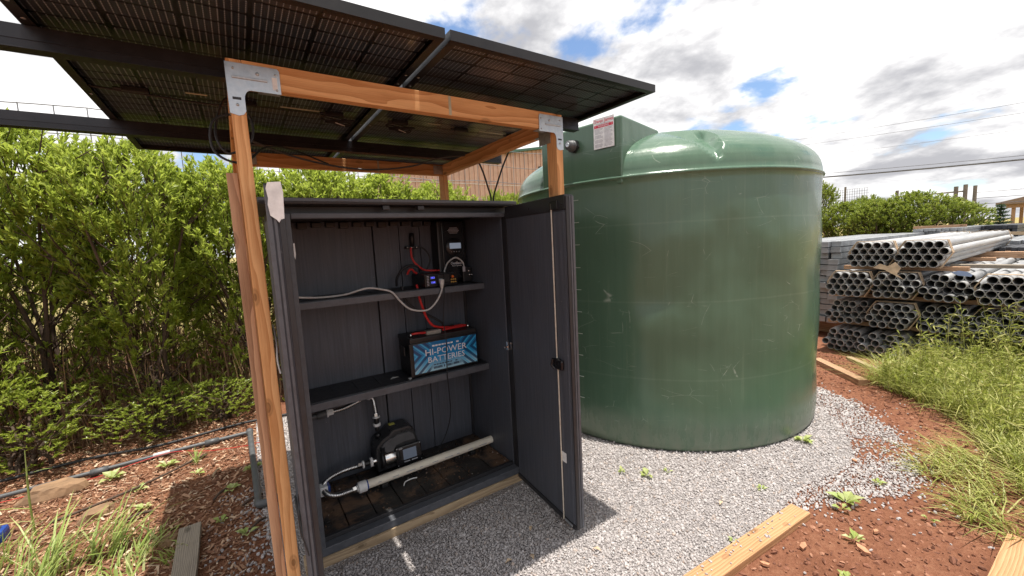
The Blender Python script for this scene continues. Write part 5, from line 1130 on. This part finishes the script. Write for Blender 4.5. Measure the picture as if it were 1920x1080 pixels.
# tall seeding stalks
ps = []; nst = 480
X = RNG.uniform(3.6, 7.0, nst); Y = RNG.uniform(-.3, 1.35, nst); k = in_poly(X, Y, WEED); X, Y = X[k], Y[k]
stm = MB()
for x, y in zip(X, Y):
    H_ = random.uniform(.30, .85) * min(1, .42 + (x - 3.2) * .24) * (.55 if y > 1.0 else 1.0); az = random.uniform(0, 2 * PI); ln = random.uniform(.05, .35)
    P = [Vector((x + math.cos(az) * ln * t * t * H_, y + math.sin(az) * ln * t * t * H_, H_ * t * (1 - .12 * ln * t))) for t in (0, .35, .7, 1.0)]
    stm.tube(P, [.0026, .0022, .0017, .001], 4, False)
    for q in range(9):
        t = random.uniform(.45, 1.0); j = min(2, int(t * 3)); p = P[j].lerp(P[j + 1], t * 3 - j if j < 2 or t < 1 else 1); ps.append((tuple(p), random.uniform(.035, .10)))
o = stm.mesh('grass_stalks'); oo = stuff(obj('weeds', o, M_grass), 'tall thin weed stalks with seed heads before the pipes', 'weeds')
Pp = np.array([p for p, l in ps]); Lp = np.array([l for p, l in ps]); D = unit(np.stack([RNG.normal(size=len(Pp)), RNG.normal(size=len(Pp)), RNG.uniform(.1, 1.2, len(Pp))], 1))
V, F = leaf_cloud(Pp, D, unit(RNG.normal(size=(len(Pp), 3)) + np.array([0, 0, 1.])), Lp, Lp * .07, .3); o2 = obj('seed_heads', np_mesh('seed_heads', V, F), M_grass, oo); o2['kind'] = 'stuff'
# dry undergrowth filling the foot of the hedge
n = 5200; X = RNG.uniform(-4.2, .45, n); Y = RNG.uniform(4.9, 8.4, n); hh = RNG.uniform(.25, 1.5, n) * np.clip(.35 + (Y - 4.9) * .9, .3, 1)
V, F = blades(np.stack([X, Y, np.zeros(n)], 1), hh, RNG.uniform(.002, .0065, n), RNG.normal(0, .28, n), RNG.uniform(0, .35, n), RNG.uniform(0, 2 * PI, n))
M_twig = NT('dry_twig'); M_twig.set(Base_Color=M_twig.ramp(M_twig.island(), [(0, (.10, .05, .03)), (.5, (.27, .15, .09)), (1, (.50, .34, .20))]), Roughness=.9); M_twig = M_twig.m
ug = stuff(obj('undergrowth', np_mesh('undergrowth', V, F), M_twig), 'reddish brown dry twigs filling the foot of the hedge', 'undergrowth')
n = 9000; X = RNG.uniform(-4.2, .45, n); Y = RNG.uniform(4.95, 8.2, n); Z = RNG.uniform(.03, 1.6, n) * np.clip(.3 + (Y - 4.9) * .8, .2, 1)
D = unit(RNG.normal(size=(n, 3)) + np.array([0, 0, .5])); L_ = RNG.uniform(.03, .075, n)
V, F = leaf_cloud(np.stack([X, Y, Z], 1), D, unit(RNG.normal(size=(n, 3)) + np.array([0, 0, 1.])), L_, L_ * .2, .2)
M_mix = leaf_mat('undergrowth_leaf', [(.15, (.20, .10, .05)), (.4, (.12, .17, .03)), (.7, (.26, .32, .05)), (.95, (.42, .40, .14))], .4, .45)
ul = obj('sparse_leaves', np_mesh('sparse_leaves', V, F), M_mix, ug); ul['kind'] = 'stuff'
# left corner: grass tufts as individuals
def tuft(x, y, n, h0, h1, r, lean, az, label, mat=M_grassL, w=(.002, .007), group='grass tufts on the mulch'):
    a = RNG.uniform(0, 2 * PI, n); rr = r * np.sqrt(RNG.random(n)); P = np.stack([x + np.cos(a) * rr, y + np.sin(a) * rr, np.zeros(n)], 1)
    V, F = blades(P, RNG.uniform(h0, h1, n), RNG.uniform(w[0], w[1], n), RNG.normal(lean, .22, n), RNG.uniform(.05, .8, n), RNG.normal(az, .8, n))
    tag(obj('grass_tuft', np_mesh('grass_tuft', V, F), mat), label, 'grass', group)
tuft(-1.02, 2.98, 85, .12, .34, .16, .35, .6, 'tall bright grass clump at the bottom corner of the photo')
tuft(-.80, 3.08, 50, .10, .30, .12, .5, .5, 'bright grass clump leaning over sunlit mulch beside the corner clump')
tuft(-.62, 2.92, 50, .06, .17, .12, .5, .7, 'short sunlit grass tuft between corner clumps and plank')
tuft(-.72, 2.72, 55, .05, .15, .15, .3, 2.0, 'short grass tuft at the bottom edge next to the plank')
tuft(-1.28, 3.30, 45, .08, .24, .15, .3, .2, 'grass clump around the blue valve')
tuft(-.44, 2.78, 50, .04, .10, .08, .3, 3.4, 'small grass tuft touching the plank in shade')
tuft(-.45, 3.98, 18, .06, .14, .03, .2, 1.0, 'thin grass sprig on the sunny patch beside the grey pipe')
ts = thing('grass_stalk', 'single tall grass stalk standing beside the flat rock', 'grass', (-1.16, 3.55, 0))
MB().tube(smoothpath([(-1.17, 3.50, 0), (-1.165, 3.49, .25), (-1.15, 3.50, .55)], 5), [.005] * 8 + [.003, .0025, .002], 6).build('stem', M_grassL, ts)
V, F = blades(np.array([(-1.168, 3.49, .20), (-1.16, 3.49, .40), (-1.166, 3.49, .12)]), np.array([.10, .06, .10]), np.array([.006, .006, .006]), np.array([1.3, 1.5, 1.4]), np.array([.8, 1.0, .7]), np.array([3.4, -.5, 3.6])); obj('leaves', np_mesh('leaves', V, F), M_grassL, ts)
# seedlings
def seedling(x, y, n, L, label, z=.008, group='seedlings in the gravel'):
    az = RNG.uniform(0, 2 * PI, n); D = unit(np.stack([np.cos(az), np.sin(az), RNG.uniform(.3, 1.0, n)], 1)); P = np.tile([[x, y, z]], (n, 1)) + D * .01
    V, F = leaf_cloud(P, D, np.tile([[0., 0., 1.]], (n, 1)), RNG.uniform(.6, 1.2, n) * L, RNG.uniform(.6, 1.2, n) * L * .33, .2); tag(obj('seedling', np_mesh('seedling', V, F), M_grassL), label, 'plant', group)
for (x, y, n, L, lab) in ((2.13, 1.68, 12, .050, 'largest green seedling on the gravel between door and tank'), (2.03, 1.81, 9, .035, 'small seedling on gravel closest to the open door'), (2.27, 1.62, 7, .028, 'tiny seedling on gravel beside the largest seedling'), (3.40, 1.25, 14, .065, 'thin green shoots against the foot of the tank'), (2.79, .80, 10, .080, 'broad green leaf cluster at the end of the orange board'), (2.70, .79, 5, .05, 'fallen leaf sprig lying next to broad leaf cluster'), (2.47, .665, 8, .045, 'green sprig lying on the bare red earth'), (2.15, .60, 9, .04, 'tiny weed on the red earth near the bottom edge'), (3.15, .75, 8, .035, 'small weed on thin gravel near the low grass'), (2.55, 1.15, 7, .03, 'tiny weed in the gravel above the board end'), (1.98, 1.02, 6, .028, 'tiny weed in the gravel beside the orange board'), (2.95, .48, 8, .03, 'small pale weed on red earth by the low grass')):
    seedling(x, y, n, L, lab)
for (x, y, n, L, lab) in ((-.20, 3.33, 9, .045, 'green seedling in shade beside the bent pipe'), (-.07, 3.55, 12, .06, 'leafy seedling right beside the grey branch pipe'), (-.12, 2.72, 10, .05, 'bluish seedling at the foot of the stake'), (-.62, 4.05, 12, .07, 'leafy weed below the long grey pipe'), (-.95, 4.10, 14, .08, 'leafy weed growing over the grey pipe'), (-.75, 3.75, 9, .05, 'small weed near the dead branch'), (-.42, 3.75, 9, .045, 'small weed on shaded mulch near the pale splinter'), (-.25, 2.95, 7, .04, 'small seedling between plank and stake'), (-.68, 3.45, 12, .05, 'small weed on the sunlit mulch')):
    seedling(x, y, n, L, lab, .012, 'weeds on the mulch')
